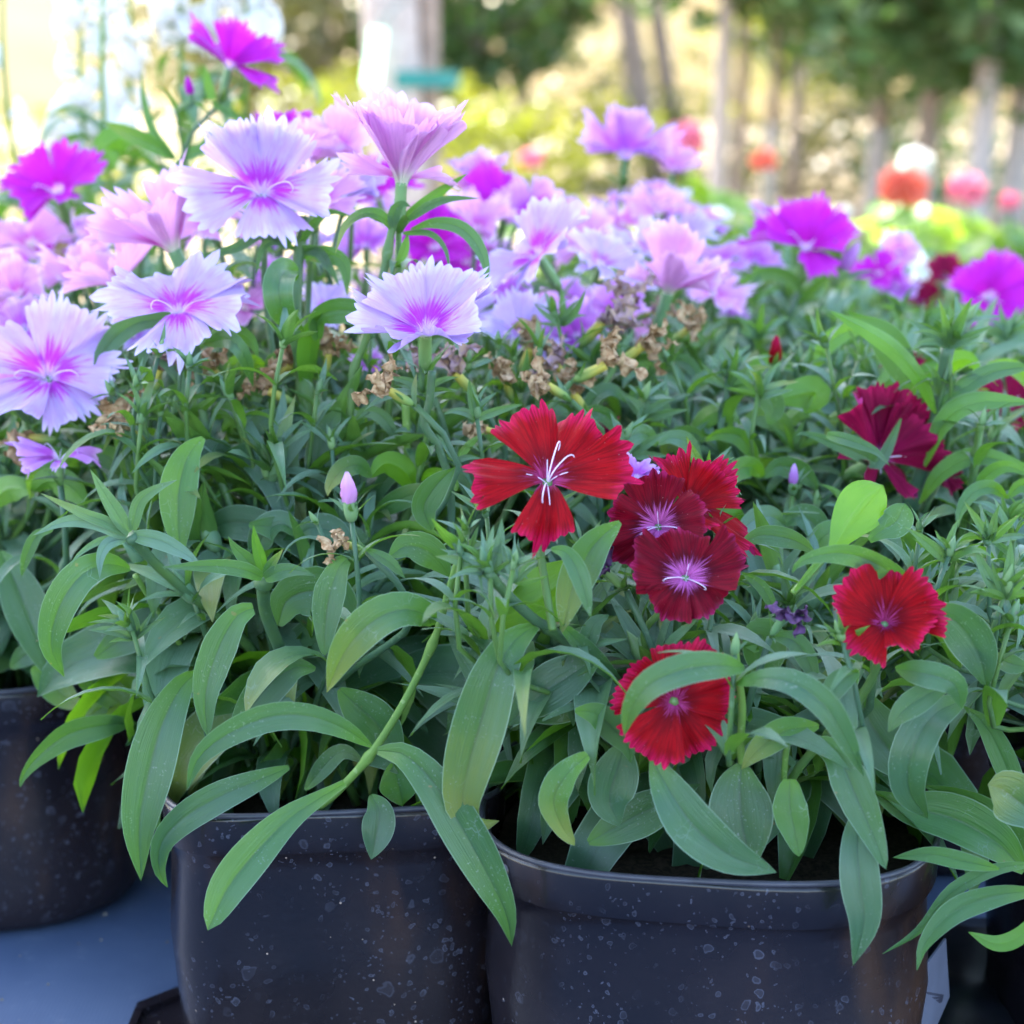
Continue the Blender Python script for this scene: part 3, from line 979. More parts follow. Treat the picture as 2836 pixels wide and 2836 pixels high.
# filler foliage -------------------------------------------------------
filler(PA, .080, .11, .180, 30, 11, ycap=.90)
filler(PB, .068, .07, .135, 34, 12, ycap=.760, leafs=1.05, maxleaf=230)
filler(PB, .050, .125, .175, 12, 112, ycap=.81, leafs=.9, maxleaf=55)
filler(PC, .088, .05, .110, 36, 13, ycap=.705, leafs=1.0, maxleaf=230)
filler(PD, .075, .07, .130, 22, 14, ycap=.77, fresh=.3)
filler(PE, .09, .13, .205, 36, 15, leafs=1.15, maxleaf=290)
filler(PF, .09, .12, .185, 38, 16, leafs=1.2, maxleaf=290)
filler(PG, .09, .11, .175, 38, 17, leafs=1.25, maxleaf=290)
filler(PH, .09, .13, .20, 34, 18, near=False)
filler(PI_, .09, .13, .20, 34, 19, near=False)
filler(PJ, .10, .13, .195, 34, 20, near=False)
filler(PK, .10, .12, .18, 34, 21, near=False)
filler(PL, .10, .12, .175, 34, 22, near=False)
for k_, p_ in enumerate((PN, PO, PP, PQ, PR, PT)):
    filler(p_, .10, .12, .175, 30, 30 + k_, near=False, tufts=3, maxleaf=200)

# ---- traced leaves: narrow pot plant
T = trace_leaf
yb = .735
T(PB, [(700, 1408), (650, 1375), (585, 1352), (510, 1352), (430, 1385), (375, 1430), (352, 1492)], 62, .705, .700, Ym=.69, tw=(-25, -5), kind='lance')
T(PB, [(650, 1478), (600, 1508), (545, 1545), (490, 1600), (430, 1675), (392, 1755)], 84, .715, .69, mat=LEAF_FRESH, kind='spoon', tw=(10, 5), fold=.3, label='fresh green round-tipped leaf hanging in front of the narrow pot')
T(PB, [(712, 1416), (765, 1425), (820, 1480), (870, 1560), (920, 1650), (955, 1725), (965, 1785)], 92, .705, .695, Ym=.688, kind='lance', tw=(20, -5))
T(PB, [(1012, 1180), (970, 1210), (935, 1270), (905, 1370), (880, 1460), (872, 1520), (895, 1558), (940, 1548)], 112, .70, .70, Ym=.685, tw=(0, 15), kind='lance')
T(PB, [(370, 1270), (340, 1300), (305, 1370), (280, 1460), (262, 1560), (266, 1662)], 98, .76, .735, Ym=.74, tw=(-10, 0), label='long grey-green leaf hanging left of the narrow pot')
T(PB, [(545, 1448), (480, 1475), (410, 1505), (345, 1545), (305, 1590), (300, 1640), (316, 1674)], 66, .745, .735, Ym=.73, tw=(10, -30))
T(PB, [(815, 1180), (800, 1158), (755, 1150), (700, 1175), (650, 1230), (616, 1306)], 82, .705, .70, Ym=.69, tw=(15, -5))
T(PB, [(655, 1055), (640, 1070), (622, 1120), (614, 1180), (612, 1238)], 66, .72, .715, tw=(5, 0), kind='strap')
T(PB, [(478, 1148), (445, 1165), (410, 1230), (388, 1310), (392, 1390)], 72, .725, .715, kind='strap', tw=(-5, 5))
T(PB, [(245, 1072), (200, 1065), (150, 1088), (110, 1150), (96, 1220), (122, 1278)], 72, .775, .76, Ym=.755, tw=(10, 0))
T(PB, [(384, 826), (355, 860), (338, 920), (336, 990), (342, 1056)], 78, .80, .79, mat=LEAF_FRESH, tw=(10, 0))
T(PA, [(330, 866), (300, 905), (272, 955), (250, 1005)], 64, .83, .82)
T(PB, [(735, 1050), (770, 1030), (815, 1045), (850, 1090)], 66, .725, .74, tw=(-10, 10))
T(PB, [(690, 1035), (735, 1060), (765, 1092)], 24, .715)
T(PB, [(495, 1090), (460, 1075), (400, 1068), (303, 1070)], 34, .735, .72, kind='narrow')
T(PB, [(500, 1092), (530, 1078), (560, 1076), (595, 1086)], 34, .735, .725, kind='narrow')
T(PB, [(495, 1085), (470, 1060), (445, 1035), (430, 1012)], 34, .74, .735, kind='narrow')
T(PB, [(497, 1080), (490, 1050), (482, 1020), (478, 990)], 26, .735, .73, kind='narrow', top=False)
T(PB, [(500, 1085), (515, 1060), (535, 1035)], 22, .735, .73, kind='narrow')
T(PB, [(640, 1300), (672, 1330), (715, 1370), (760, 1440)], 90, .745, .75, tw=(10, 0))
T(PB, [(595, 1262), (555, 1260), (510, 1290), (470, 1340), (430, 1400)], 76, .75, .745, top=True, tw=(-20, 0))
T(PB, [(700, 1500), (715, 1530), (712, 1570), (700, 1622)], 68, .742, .735)
T(PB, [(575, 1490), (640, 1420), (690, 1440)], 40, .76, .76)
T(PB, [(740, 1440), (752, 1480), (760, 1520)], 80, .752, .755, mat=LEAF_FRESH)
T(PB, [(525, 1180), (545, 1130), (610, 1120), (650, 1200), (655, 1250)], 110, .765, .77, tw=(10, 0))
T(PB, [(180, 1240), (260, 1190), (330, 1170), (400, 1190)], 80, .80, .80)
T(PA, [(255, 1365), (200, 1368), (130, 1385), (75, 1425), (45, 1462), (38, 1484)], 62, .80, .775, Ym=.78, tw=(-20, -40))
T(PA, [(130, 1255), (180, 1290), (230, 1330), (205, 1360), (215, 1376)], 60, .82, .815, mat=LEAF_FRESH)
T(PA, [(275, 1285), (230, 1310), (185, 1340), (160, 1355)], 78, .825, .82, mat=LEAF_FRESH)
T(PA, [(60, 1260), (95, 1290), (130, 1320), (160, 1340)], 60, .84, .83, mat=LEAF_FRESH)
T(PA, [(0, 1040), (30, 1100), (70, 1200), (100, 1290)], 90, .85, .83)
T(PA, [(20, 1260), (60, 1230), (110, 1225)], 46, .86)
T(PA, [(100, 1000), (70, 1010), (50, 1050), (40, 1090)], 26, .80, mat=LEAF)
T(PB, [(470, 990), (530, 1000), (600, 1040), (650, 1110)], 70, .80, .81)
T(PB, [(385, 1000), (440, 985), (520, 1000), (560, 1020)], 74, .82, .80)
T(PB, [(415, 865), (470, 860), (520, 910), (540, 980), (545, 1020)], 66, .83, .81, tw=(20, 0))
T(PB, [(640, 770), (610, 830), (600, 910), (605, 960)], 62, .83, .82)
T(PB, [(560, 830), (545, 880), (560, 950), (580, 1000)], 50, .825, .82, tw=(0, 20))
T(PB, [(400, 790), (420, 780), (450, 800), (470, 850)], 70, .84, .84, top=False)
T(PB, [(545, 795), (500, 790), (470, 830), (462, 862)], 40, .835, .83)
T(PB, [(700, 980), (740, 950), (790, 930), (860, 925)], 46, .82, .80)
T(PB, [(815, 1000), (800, 960), (820, 920), (860, 880)], 60, .775, .775, tw=(0, 20))
# rosette on the left
for pts, w in (([(240, 1012), (180, 985), (120, 985), (62, 1010)], 34), ([(238, 1008), (200, 985), (160, 970), (75, 930), ], 26), ([(243, 1005), (215, 960), (190, 920), (170, 885)], 34),
               ([(250, 1000), (262, 950), (290, 925), (335, 905)], 30), ([(252, 1010), (300, 1020), (350, 1045), (388, 1078)], 38), ([(238, 1015), (205, 1025), (190, 1050), (188, 1092)], 26), ([(236, 1015), (190, 1020), (150, 1045), (130, 1070)], 16)):
    T(PB, pts, w, .765, .755, kind='narrow', mat=BRACT)
trace_stem(PB, [(245, 1010), (300, 1070), (370, 1130), (430, 1180), (480, 1230)], 19, .765, .80, bumps=(.02,))
trace_stem(PB, [(255, 1085), (290, 1140), (345, 1225), (370, 1280)], 11, .79, .81, mat=STEM_Y)
trace_stem(PB, [(497, 1090), (500, 1150), (530, 1230), (560, 1320)], 24, .74, .78, bumps=(.05,))
trace_stem(PB, [(868, 1045), (845, 1120), (820, 1205), (765, 1320), (702, 1420), (640, 1490), (600, 1525), (575, 1560)], 13, .712, .76, mat=STEM_Y, bumps=(.29, .67), r1=1.3)
trace_stem(PC, [(920, 1080), (960, 1125), (1010, 1170), (1043, 1190), (1100, 1240), (1150, 1300), (1165, 1350)], 20, .705, .75, bumps=(.42,))
trace_stem(PC, [(1022, 980), (1020, 1040), (1030, 1110), (1043, 1190)], 16, .735, .715)
trace_stem(PB, [(370, 655), (376, 720), (385, 790), (405, 870), (440, 970), (470, 1060)], 17, .84, .82, bumps=(.55,))
trace_stem(PB, [(555, 590), (566, 680), (575, 745), (585, 830), (600, 950), (615, 1060), (620, 1200)], 25, .86, .83, bumps=(.25,))
trace_stem(PB, [(745, 400), (736, 450), (720, 530), (690, 640), (668, 700), (660, 790), (652, 880), (650, 1000)], 15, .84, .83, bumps=(.12, .5))
trace_stem(PB, [(765, 760), (768, 840), (776, 920), (782, 1010), (772, 1120)], 15, .83, .83, mat=STEM_Y, bumps=(.35,))
trace_stem(PF, [(790, 860), (783, 930), (800, 1000)], 12, .86, .86, mat=STEM_Y)
trace_stem(PB, [(815, 700), (810, 760), (800, 800), (830, 850), (850, 930), (850, 1040)], 16, .80, .80)
# leaves round the tall stems of the narrow pot
T(PB, [(775, 432), (820, 420), (870, 430), (905, 470), (918, 520), (900, 545)], 30, .84, .83, top=True, tw=(30, -40))
T(PB, [(745, 435), (715, 405), (680, 405), (650, 430), (632, 480)], 26, .84, .82, tw=(30, 20), kind='narrow')
T(PB, [(760, 440), (810, 440), (840, 470), (850, 525)], 14, .84, .825, kind='narrow', tw=(20, 0))
T(PB, [(770, 415), (810, 388), (850, 375), (906, 374)], 20, .84, .835, kind='narrow')
T(PB, [(765, 410), (800, 385), (840, 355), (884, 326)], 26, .842, .845, kind='narrow', top=False)
T(PB, [(740, 440), (745, 400), (760, 385), (775, 390)], 26, .838, .835)
T(PB, [(745, 500), (760, 480), (770, 440)], 20, .838, mat=LEAF_FRESH)
T(PB, [(562, 512), (536, 512), (526, 548), (538, 595), (574, 626)], 66, .845, .835, Ym=.82, tw=(10, 30), kind='lance')
T(PB, [(600, 640), (600, 600), (650, 585), (720, 605), (790, 640)], 54, .845, .83, tw=(20, 0), kind='strap')
T(PB, [(578, 740), (585, 660), (590, 620), (610, 590)], 60, .85, .84, tw=(40, 40), top=False)
T(PB, [(575, 720), (560, 650), (550, 590), (548, 540)], 26, .85, .855)
T(PB, [(380, 640), (340, 610), (270, 605), (215, 640), (190, 690), (228, 742)], 46, .865, .85, tw=(45, -10), Ym=.86)
T(PB, [(385, 645), (430, 625), (470, 640), (488, 675)], 34, .85, .84, top=False)
T(PB, [(385, 650), (430, 640), (460, 670), (478, 730)], 36, .842, .83, tw=(20, 0), Ym=.82)
T(PB, [(365, 655), (310, 640), (275, 660), (266, 705)], 34, .845, .83, tw=(30, 0))
T(PB, [(375, 648), (365, 670), (368, 705)], 26, .838, .832)
for pts, w in (([(545, 470), (500, 440), (440, 470), (350, 490)], 26), ([(555, 470), (520, 455), (495, 470), (483, 520)], 20), ([(560, 470), (600, 475), (625, 510), (640, 540)], 26),
               ([(570, 480), (620, 480), (650, 500), (655, 560)], 40), ([(550, 460), (535, 430), (510, 420), (500, 440)], 18), ([(565, 465), (585, 430), (620, 400), (670, 410)], 20)):
    T(PB, pts, w, .87, .86, kind='narrow', tw=(30, 0))
trace_stem(PB, [(575, 410), (565, 470), (560, 530), (558, 600)], 22, .875, .86)

# ---- traced leaves: red plant
T(PC, [(1405, 1262), (1360, 1256), (1295, 1262), (1228, 1290), (1192, 1335), (1178, 1388)], 66, .685, .675, Ym=.665, tw=(15, -5))
T(PC, [(1388, 1290), (1440, 1280), (1500, 1290), (1560, 1335), (1600, 1400), (1630, 1466)], 58, .685, .675, Ym=.668, tw=(-25, 10), kind='lance')
T(PC, [(1540, 1400), (1580, 1425), (1610, 1490), (1645, 1570), (1672, 1640)], 78, .70, .68, kind='strap')
T(PC, [(1625, 1520), (1618, 1580), (1622, 1660), (1630, 1740), (1610, 1822)], 82, .70, .682, Ym=.685, tw=(0, -10), kind='lance')
T(PC, [(1230, 1430), (1262, 1490), (1310, 1560), (1380, 1615), (1466, 1646)], 100, .695, .68, Ym=.68, tw=(10, 0))
T(PC, [(1400, 1440), (1395, 1490), (1402, 1560), (1420, 1640)], 132, .715, .705, kind='lance', tw=(0, 5))
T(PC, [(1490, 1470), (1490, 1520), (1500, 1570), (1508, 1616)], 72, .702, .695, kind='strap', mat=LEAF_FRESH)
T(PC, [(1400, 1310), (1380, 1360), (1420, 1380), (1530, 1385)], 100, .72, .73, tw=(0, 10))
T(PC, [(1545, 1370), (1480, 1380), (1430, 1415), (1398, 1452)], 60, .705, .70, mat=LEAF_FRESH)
T(PC, [(1620, 1300), (1640, 1360), (1680, 1420), (1720, 1480)], 110, .73, .72)
T(PC, [(1820, 1320), (1760, 1350), (1720, 1420), (1715, 1490), (1750, 1545)], 84, .72, .715, Ym=.70, tw=(10, 0))
T(PD, [(1932, 1645), (1880, 1590), (1800, 1545), (1700, 1520), (1640, 1490)], 100, .73, .735, mat=LEAF_FRESH, kind='lance', tw=(15, 0), fold=.4)
T(PD, [(1950, 1640), (1900, 1570), (1830, 1520), (1740, 1480)], 70, .74, .745, mat=LEAF_FRESH, kind='lance', fold=.4)
T(PD, [(1885, 1640), (1820, 1625), (1750, 1612), (1684, 1618)], 38, .70, .70, mat=LEAF_FRESH, kind='lance')
T(PD, [(1960, 1630), (1880, 1640), (1800, 1680), (1735, 1755), (1665, 1800)], 30, .71, .69, mat=LEAF_FRESH, kind='lance', tw=(-10, 40))
T(PD, [(1960, 1680), (1880, 1690), (1800, 1720), (1745, 1780), (1730, 1832)], 52, .70, .685, mat=LEAF_FRESH, kind='lance', tw=(-30, 20))
T(PD, [(1960, 1720), (1925, 1765), (1880, 1780), (1826, 1758)], 36, .69, .69, top=False)
T(PD, [(1990, 1560), (1932, 1520), (1890, 1490), (1864, 1482)], 110, .70, .70, kind='spoon')
T(PD, [(1932, 1540), (1900, 1450), (1860, 1370), (1815, 1330)], 54, .735, .735, mat=LEAF_FRESH, tw=(20, 0))
T(PC, [(1720, 1115), (1690, 1085), (1620, 1050), (1560, 1045), (1510, 1060), (1494, 1082)], 52, .725, .70, Ym=.70, tw=(-30, -10))
T(PC, [(1500, 1115), (1540, 1065), (1570, 1030)], 14, .725, kind='strap', mat=LEAF_FRESH)
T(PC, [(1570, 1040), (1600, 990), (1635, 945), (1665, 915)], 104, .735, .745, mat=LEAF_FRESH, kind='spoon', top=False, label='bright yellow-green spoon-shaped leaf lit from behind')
T(PC, [(1640, 1020), (1665, 1000), (1690, 985), (1708, 950)], 66, .74, .74, kind='spoon')
T(PC, [(1750, 1150), (1800, 1170), (1845, 1230), (1862, 1300)], 92, .715, .72, tw=(10, 0))
T(PC, [(1130, 1240), (1080, 1270), (1020, 1310), (955, 1370)], 96, .73, .725, tw=(10, 0))
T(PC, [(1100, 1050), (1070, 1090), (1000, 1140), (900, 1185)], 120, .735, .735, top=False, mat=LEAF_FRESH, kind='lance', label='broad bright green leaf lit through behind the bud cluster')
T(PC, [(1170, 985), (1120, 1030), (1080, 1110), (1060, 1195)], 78, .725, .72, tw=(-15, 0))
T(PC, [(1040, 1035), (1070, 1045), (1095, 1090), (1115, 1166)], 40, .705, .695)
T(PC, [(1110, 1425), (1070, 1460), (1045, 1510), (1060, 1560), (1085, 1596)], 66, .70, .70, mat=LEAF_FRESH, kind='strap', tw=(30, 0))
T(PC, [(1180, 1400), (1165, 1450), (1150, 1510), (1170, 1560)], 100, .712, .71, tw=(-5, 0))
T(PC, [(1085, 1340), (1130, 1350), (1180, 1400), (1190, 1440)], 60, .71, .71, mat=LEAF_FRESH)
T(PC, [(960, 1340), (1010, 1330), (1080, 1320), (1150, 1300)], 90, .74, .74)
T(PC, [(1110, 1590), (1200, 1540), (1280, 1500), (1320, 1480)], 90, .725, .735, tw=(0, 30))
T(PC, [(1400, 1205), (1440, 1200), (1440, 1250), (1432, 1290)], 90, .735, .735)
T(PC, [(1455, 1200), (1500, 1210), (1530, 1260), (1535, 1300)], 44, .72, .715)
T(PC, [(1100, 1240), (1120, 1180), (1150, 1160)], 40, .73)
T(PC, [(1620, 1268), (1580, 1290), (1555, 1340)], 50, .69, .685)
T(PC, [(1690, 1262), (1740, 1270), (1800, 1290), (1815, 1340)], 56, .70, .69, Ym=.685)
T(PC, [(1790, 1295), (1750, 1310), (1700, 1345), (1676, 1382)], 56, .695, .69)
T(PC, [(1060, 1180), (1130, 1250), (1180, 1300)], 40, .72, .74, kind='strap')
T(PC, [(1280, 1170), (1340, 1240), (1380, 1300)], 60, .76, .76)
T(PC, [(1400, 1080), (1440, 1110), (1470, 1170)], 26, .74, .735, tw=(20, 0))
T(PC, [(1398, 1025), (1440, 1010), (1500, 1020), (1540, 1045)], 44, .77, .77)
trace_stem(PC, [(1387, 1230), (1392, 1270), (1400, 1330), (1398, 1400), (1400, 1480)], 15, .69, .72, mat=STEM_Y, bumps=(.2,))
trace_stem(PC, [(1660, 1240), (1640, 1290), (1600, 1350), (1540, 1410), (1500, 1460), (1470, 1520)], 17, .705, .73, bumps=(.5,))
trace_stem(PC, [(1495, 1120), (1540, 1070), (1570, 1035)], 13, .73, .738, mat=STEM_Y)
trace_stem(PC, [(1250, 1150), (1215, 1200), (1240, 1290), (1230, 1400)], 14, .74, .75)
trace_stem(PC, [(1485, 1400), (1480, 1450), (1478, 1500)], 12, .71, .72, mat=STEM_Y)
# right-hand stems
trace_stem(PG, [(1788, 655), (1778, 720), (1760, 820), (1735, 900), (1700, 1000), (1640, 1100), (1580, 1200)], 24, .86, .88, bumps=(.27, .5), r1=1.2)
trace_stem(PD, [(1880, 1160), (1870, 1230), (1850, 1300), (1845, 1380)], 16, .72, .76)
trace_stem(PG, [(1850, 800), (1835, 900), (1820, 980), (1800, 1060)], 15, .84, .86, bumps=(.2,))
trace_stem(PG, [(1500, 690), (1510, 760), (1525, 840), (1535, 900)], 11, .90, .92)
trace_stem(PG, [(1505, 915), (1500, 960), (1480, 1030)], 16, .85, .88)
T(PG, [(1765, 780), (1740, 720), (1690, 660), (1630, 620), (1562, 584)], 44, .86, .84, top=False, tw=(30, 30))
T(PG, [(1725, 745), (1700, 690), (1670, 640), (1620, 605), (1600, 585)], 70, .875, .87)
T(PG, [(1745, 880), (1780, 800), (1840, 760), (1960, 760)], 50, .86, .84, mat=LEAF_FRESH, tw=(-40, -20))
T(PG, [(1735, 950), (1780, 890), (1850, 862), (1960, 890)], 44, .86, .84, mat=LEAF_FRESH, tw=(-40, -10))
T(PG, [(1770, 770), (1820, 730), (1880, 700), (1960, 690)], 40, .86, .85, tw=(-30, 0))
T(PG, [(1830, 950), (1860, 900), (1900, 880), (1950, 900)], 30, .84, .83, mat=LEAF_FRESH)
T(PG, [(1520, 780), (1540, 740), (1500, 745), (1460, 760)], 66, .88, .88, top=False)
T(PG, [(1450, 800), (1460, 770), (1440, 735), (1410, 730)], 50, .87, .87)
T(PG, [(1700, 790), (1660, 870), (1630, 860), (1530, 820), (1500, 822)], 30, .85, .83, tw=(-20, 10))
T(PG, [(1480, 900), (1440, 870), (1400, 840), (1350, 830)], 60, .92, .92)
T(PG, [(1700, 1000), (1740, 1060), (1780, 1080)], 60, .84, .84, mat=LEAF_FRESH)
T(PG, [(1860, 1130), (1900, 1120), (1932, 1150)], 40, .80, .80)
T(PG, [(1560, 820), (1600, 830), (1650, 850), (1680, 880)], 26, .82, .80, kind='narrow')
T(PK, [(1395, 535), (1440, 515), (1490, 525), (1520, 560)], 34, 1.10, 1.12, tw=(30, 0))
T(PG, [(1535, 700), (1560, 650), (1600, 625), (1650, 620)], 40, .95, .95, mat=LEAF_FRESH)
T(PD, [(1940, 1260), (1900, 1250), (1870, 1230)], 40, .72)
T(PD, [(1940, 1100), (1900, 1040), (1850, 1010), (1810, 1010)], 16, .78, .78, kind='narrow')

# ---- open flowers: narrow pot and left
flower(PB, 757, 352, .84, 172, (.08, 1, .12), 'pink', label='large pale pink frilled flower standing upright, seen from the side',
       petals=[(0, 22, .95, 14), (38, 30, 1, 12), (80, 40, 1.02, 14), (125, 30, 1.0, 5), (180, 24, 1.05, 5), (230, 28, 1.02, 5), (-80, 34, 1.0, 0), (-40, 22, .98, 12), (-95, 84, .66, -15), (100, 82, .62, 10)],
       curl=0, teeth=7, depth=.22, styles=0, wide=.86, ruf=.09, stem=None, cal_len=.55, bracts=4)
flower(PB, 600, 392, .90, 92, (.2, .85, .3), 'pink', th=64, seed=123, styles=0, teeth=9, ruf=.12)
flower(PB, 803, 636, .80, 158, (.05, .82, .55), 'lav', th=61, roll=12, teeth=12, depth=.17, wide=1.12, curl=-8, styles=0, label='pale lavender bowl-shaped frilled flower with violet throat')
flower(PB, 337, 600, .835, 145, (.02, .97, .28), 'lav', petals=[(8, 104, .95, 30), (78, 74, 1.05, 0), (-80, 78, 1.03, 4), (150, 66, .95, 0), (-148, 66, .9, 0)], teeth=9, depth=.2, styles=2, seed=5, label='white-edged lavender flower with magenta blotches, front petal folded down')
flower(PB, 495, 376, .87, 158, (.04, .86, .48), 'lav', petals=[(14, 100, .85, 14), (-66, 88, 1.06, 8), (80, 80, 1.0, 0), (150, 44, .98, 0), (-138, 48, 1.0, 0), (180, 40, .9, 0)], teeth=10, depth=.2, curl=5, styles=2, seed=9, label='frilled lavender flower with magenta centre facing the viewer')
flower(PB, 332, 480, .89, 172, (-.36, .90, .12), 'pink', petals=[(-20, 34, .92), (-66, 50, 1), (-110, 44, 1.0), (56, 34, .92), (150, 26, 1.0), (100, 40, .85)], teeth=8, depth=.2, wide=.85, ruf=.08, styles=0, seed=3)
flower(PE, 232, 548, .94, 128, (-.3, .9, .3), 'pink', th=60, teeth=8, seed=4, styles=0)
flower(PA, 92, 722, .86, 162, (.14, .76, .60), 'lav', petals=[(-30, 86, 1.0, 10), (40, 92, .75, 30), (95, 66, .95, 0), (165, 60, 1.0, 0), (-110, 76, 1.0, 0)], teeth=11, depth=.18, seed=21, label='large lavender flower cut by the left edge, violet centre')
flower(PA, 30, 745, .875, 105, (-.1, .85, .5), 'pink', th=60, teeth=8, seed=22, styles=0)
flower(PA, 112, 872, .83, 86, (.05, .97, .2), 'vio', petals=[(10, 80, .5, 40), (85, 72, .95, 60), (-85, 76, 1.1, 20), (-60, 90, .9, 30)], teeth=7, depth=.2, styles=2, wide=.7, seed=23)
flower(PE, 460, 590, .98, 84, (.2, .8, .4), 'pink', th=65, seed=24, styles=0)
flower(PE, 590, 385, .95, 70, (.1, .8, .3), 'pink', th=70, seed=25, styles=0, petals=[(0, 70, 1), (70, 60, 1), (-70, 80, .9), (140, 60, 1), (-140, 65, 1)])
flower(PE, 640, 300, 1.0, 96, (-.1, .8, .5), 'pink', th=62, seed=26, teeth=9)
flower(PE, 535, 262, 1.04, 66, (.1, 1, .2), 'mag', th=55, seed=27, styles=0)
flower(PE, 430, 135, 1.06, 108, (.25, .85, .25), 'mag', petals=[(90, 60, 1.0), (120, 55, .95), (60, 100, 1.0), (-95, 60, 1.0), (-60, 50, .9), (170, 40, .9)], seed=28, styles=0, label='tall magenta and pink flower high above the row', stem=[at(390, 215, 1.06), at(345, 280, 1.06), at(325, 360, 1.06), at(310, 520, 1.06)], wide=.85)
bud(PE, 363, 200, 1.06, 52, -6, n=1, tipmat=PET['mag'], stem=[at(362, 230, 1.06), at(345, 285, 1.06)])
trace_leaf(PE, [(402, 190), (393, 160), (385, 120)], 22, 1.05, 1.05, top=False, kind='narrow')
trace_leaf(PE, [(400, 195), (440, 220), (480, 250)], 16, 1.06, 1.05, kind='narrow')
trace_leaf(PE, [(330, 300), (290, 250), (272, 190), (265, 130)], 20, 1.06, 1.06, kind='narrow')
trace_leaf(PE, [(330, 300), (290, 275), (230, 245), (195, 230)], 36, 1.06, 1.04)
trace_leaf(PE, [(328, 310), (390, 275), (450, 255)], 26, 1.06, 1.06)
trace_leaf(PE, [(215, 320), (200, 280), (230, 260), (270, 265)], 60, 1.12, 1.12, top=False)
flower(PH, 112, 372, 1.10, 125, (-.05, .72, .62), 'mag', th=68, seed=31, roll=15, label='broad magenta flower with pale eye, blurred, at upper left')
flower(PI_, 60, 470, 1.12, 95, (.0, .8, .5), 'pink', th=72, seed=32, styles=0)
flower(PI_, -10, 520, 1.0, 60, (.3, .8, .3), 'pink', th=72, seed=33, styles=0)
flower(PA, 45, 625, .95, 74, (.2, .7, .6), 'vio', th=75, seed=34, styles=0)
flower(PE, 20, 600, 1.0, 50, (.0, .7, .6), 'vio', th=75, seed=35, styles=0)
flower(PE, 150, 490, 1.15, 55, (.2, .7, .5), 'vio', th=65, seed=36, styles=0)
# centre
flower(PF, 1022, 492, .93, 124, (-.50, .80, .30), 'lav', petals=[(20, 84, 1.02), (95, 76, 1.05), (165, 72, 1.05), (-120, 84, .8), (-50, 84, .95)], teeth=9, depth=.18, seed=41, label='pale flower tilted to the left with two curled styles')
flower(PF, 985, 640, .93, 92, (.1, .75, .55), 'pale', th=70, seed=42, styles=2)
flower(PF, 1130, 505, 1.0, 82, (.2, .8, .4), 'pale', th=60, seed=43, styles=0)
flower(PF, 1258, 560, .98, 140, (.25, .93, .15), 'pink', petals=[(0, 45, .95), (50, 55, 1.0), (100, 60, .9), (-40, 35, .8), (170, 25, 1.0), (-150, 22, .95), (-80, 75, .7)], teeth=8, depth=.16, seed=44, styles=0, wide=.8, label='pale pink frilled flower seen from the side, right of the tilted one')
flower(PF, 1170, 590, .97, 70, (-.1, .6, .7), 'vio', th=70, seed=45, styles=0)
flower(PF, 1080, 590, 1.03, 66, (-.1, .8, .5), 'vio', th=60, seed=46, styles=0)
flower(PJ, 950, 400, 1.16, 96, (.1, .85, .35), 'mag', th=76, seed=47, styles=2)
flower(PJ, 820, 475, 1.12, 84, (0, .7, .6), 'mag', th=70, seed=48, styles=0)
flower(PJ, 880, 500, 1.18, 66, (0, .7, .6), 'mag', th=70, seed=49, styles=0)
flower(PJ, 715, 380, 1.14, 84, (-.2, .85, .3), 'mag', th=66, seed=50, styles=0)
flower(PJ, 905, 345, 1.22, 66, (0, .9, .2), 'vio', th=60, seed=51, styles=0)
flower(PK, 1180, 300, 1.26, 100, (.05, .85, .35), 'vio', petals=[(20, 60, .9), (90, 68, 1.0), (-88, 62, 1.05), (160, 30, .9), (-150, 30, .9), (-100, 90, .85)], seed=52, styles=0, label='tall purple flower standing above the rear row')
flower(PK, 1268, 330, 1.25, 62, (.1, .9, .3), 'pink', th=55, seed=53, styles=0)
flower(PK, 1240, 410, 1.2, 76, (.1, .9, .2), 'pink', th=60, seed=54, styles=0)
flower(PK, 1175, 430, 1.22, 66, (-.2, .8, .4), 'pink', th=75, seed=55, styles=0)
flower(PK, 1320, 430, 1.25, 56, (.2, .8, .3), 'vio', th=75, seed=56, styles=0)
flower(PK, 1360, 500, 1.15, 56, (.1, .8, .3), 'vio', th=75, seed=57, styles=0)
flower(PK, 1060, 425, 1.28, 52, (0, .7, .6), 'pink', th=66, seed=58, styles=0)
flower(PL, 1518, 480, 1.12, 112, (.05, .9, .28), 'mag', petals=[(10, 92, .85, 30), (60, 70, .95), (-85, 76, 1.05), (-110, 60, .95), (120, 50, .95), (170, 40, .95)], seed=59, label='vivid magenta flower with white styles on the right', wide=.9)
bud(PL, 1570, 540, 1.12, 90, 28, n=3, tipmat=PET['vio'], spread=20)
flower(PL, 1468, 440, 1.2, 55, (.0, .9, .1), 'pink', th=60, seed=60, styles=0)
flower(PP, 1695, 478, 1.3, 44, (.0, .6, .7), 'pink', th=70, seed=61, styles=0)
flower(PP, 1660, 520, 1.28, 56, (-.3, .6, .6), 'mag', th=70, seed=62, styles=0)
flower(PP, 1690, 545, 1.28, 42, (.2, .6, .6), 'vio', th=80, seed=63, styles=0)
flower(PT, 1780, 530, 1.34, 50, (.1, .7, .5), 'wine', th=50, seed=64, styles=0)
flower(PT, 1735, 575, 1.34, 46, (-.1, .7, .5), 'wine', th=60, seed=65, styles=0)
flower(PT, 1862, 565, 1.22, 92, (.0, .45, .85), 'mag', th=76, seed=66, label='vivid magenta flower with white star centre near the right edge')
flower(PP, 1730, 505, 1.4, 40, (.2, .7, .6), 'whit', th=70, seed=67, styles=0)
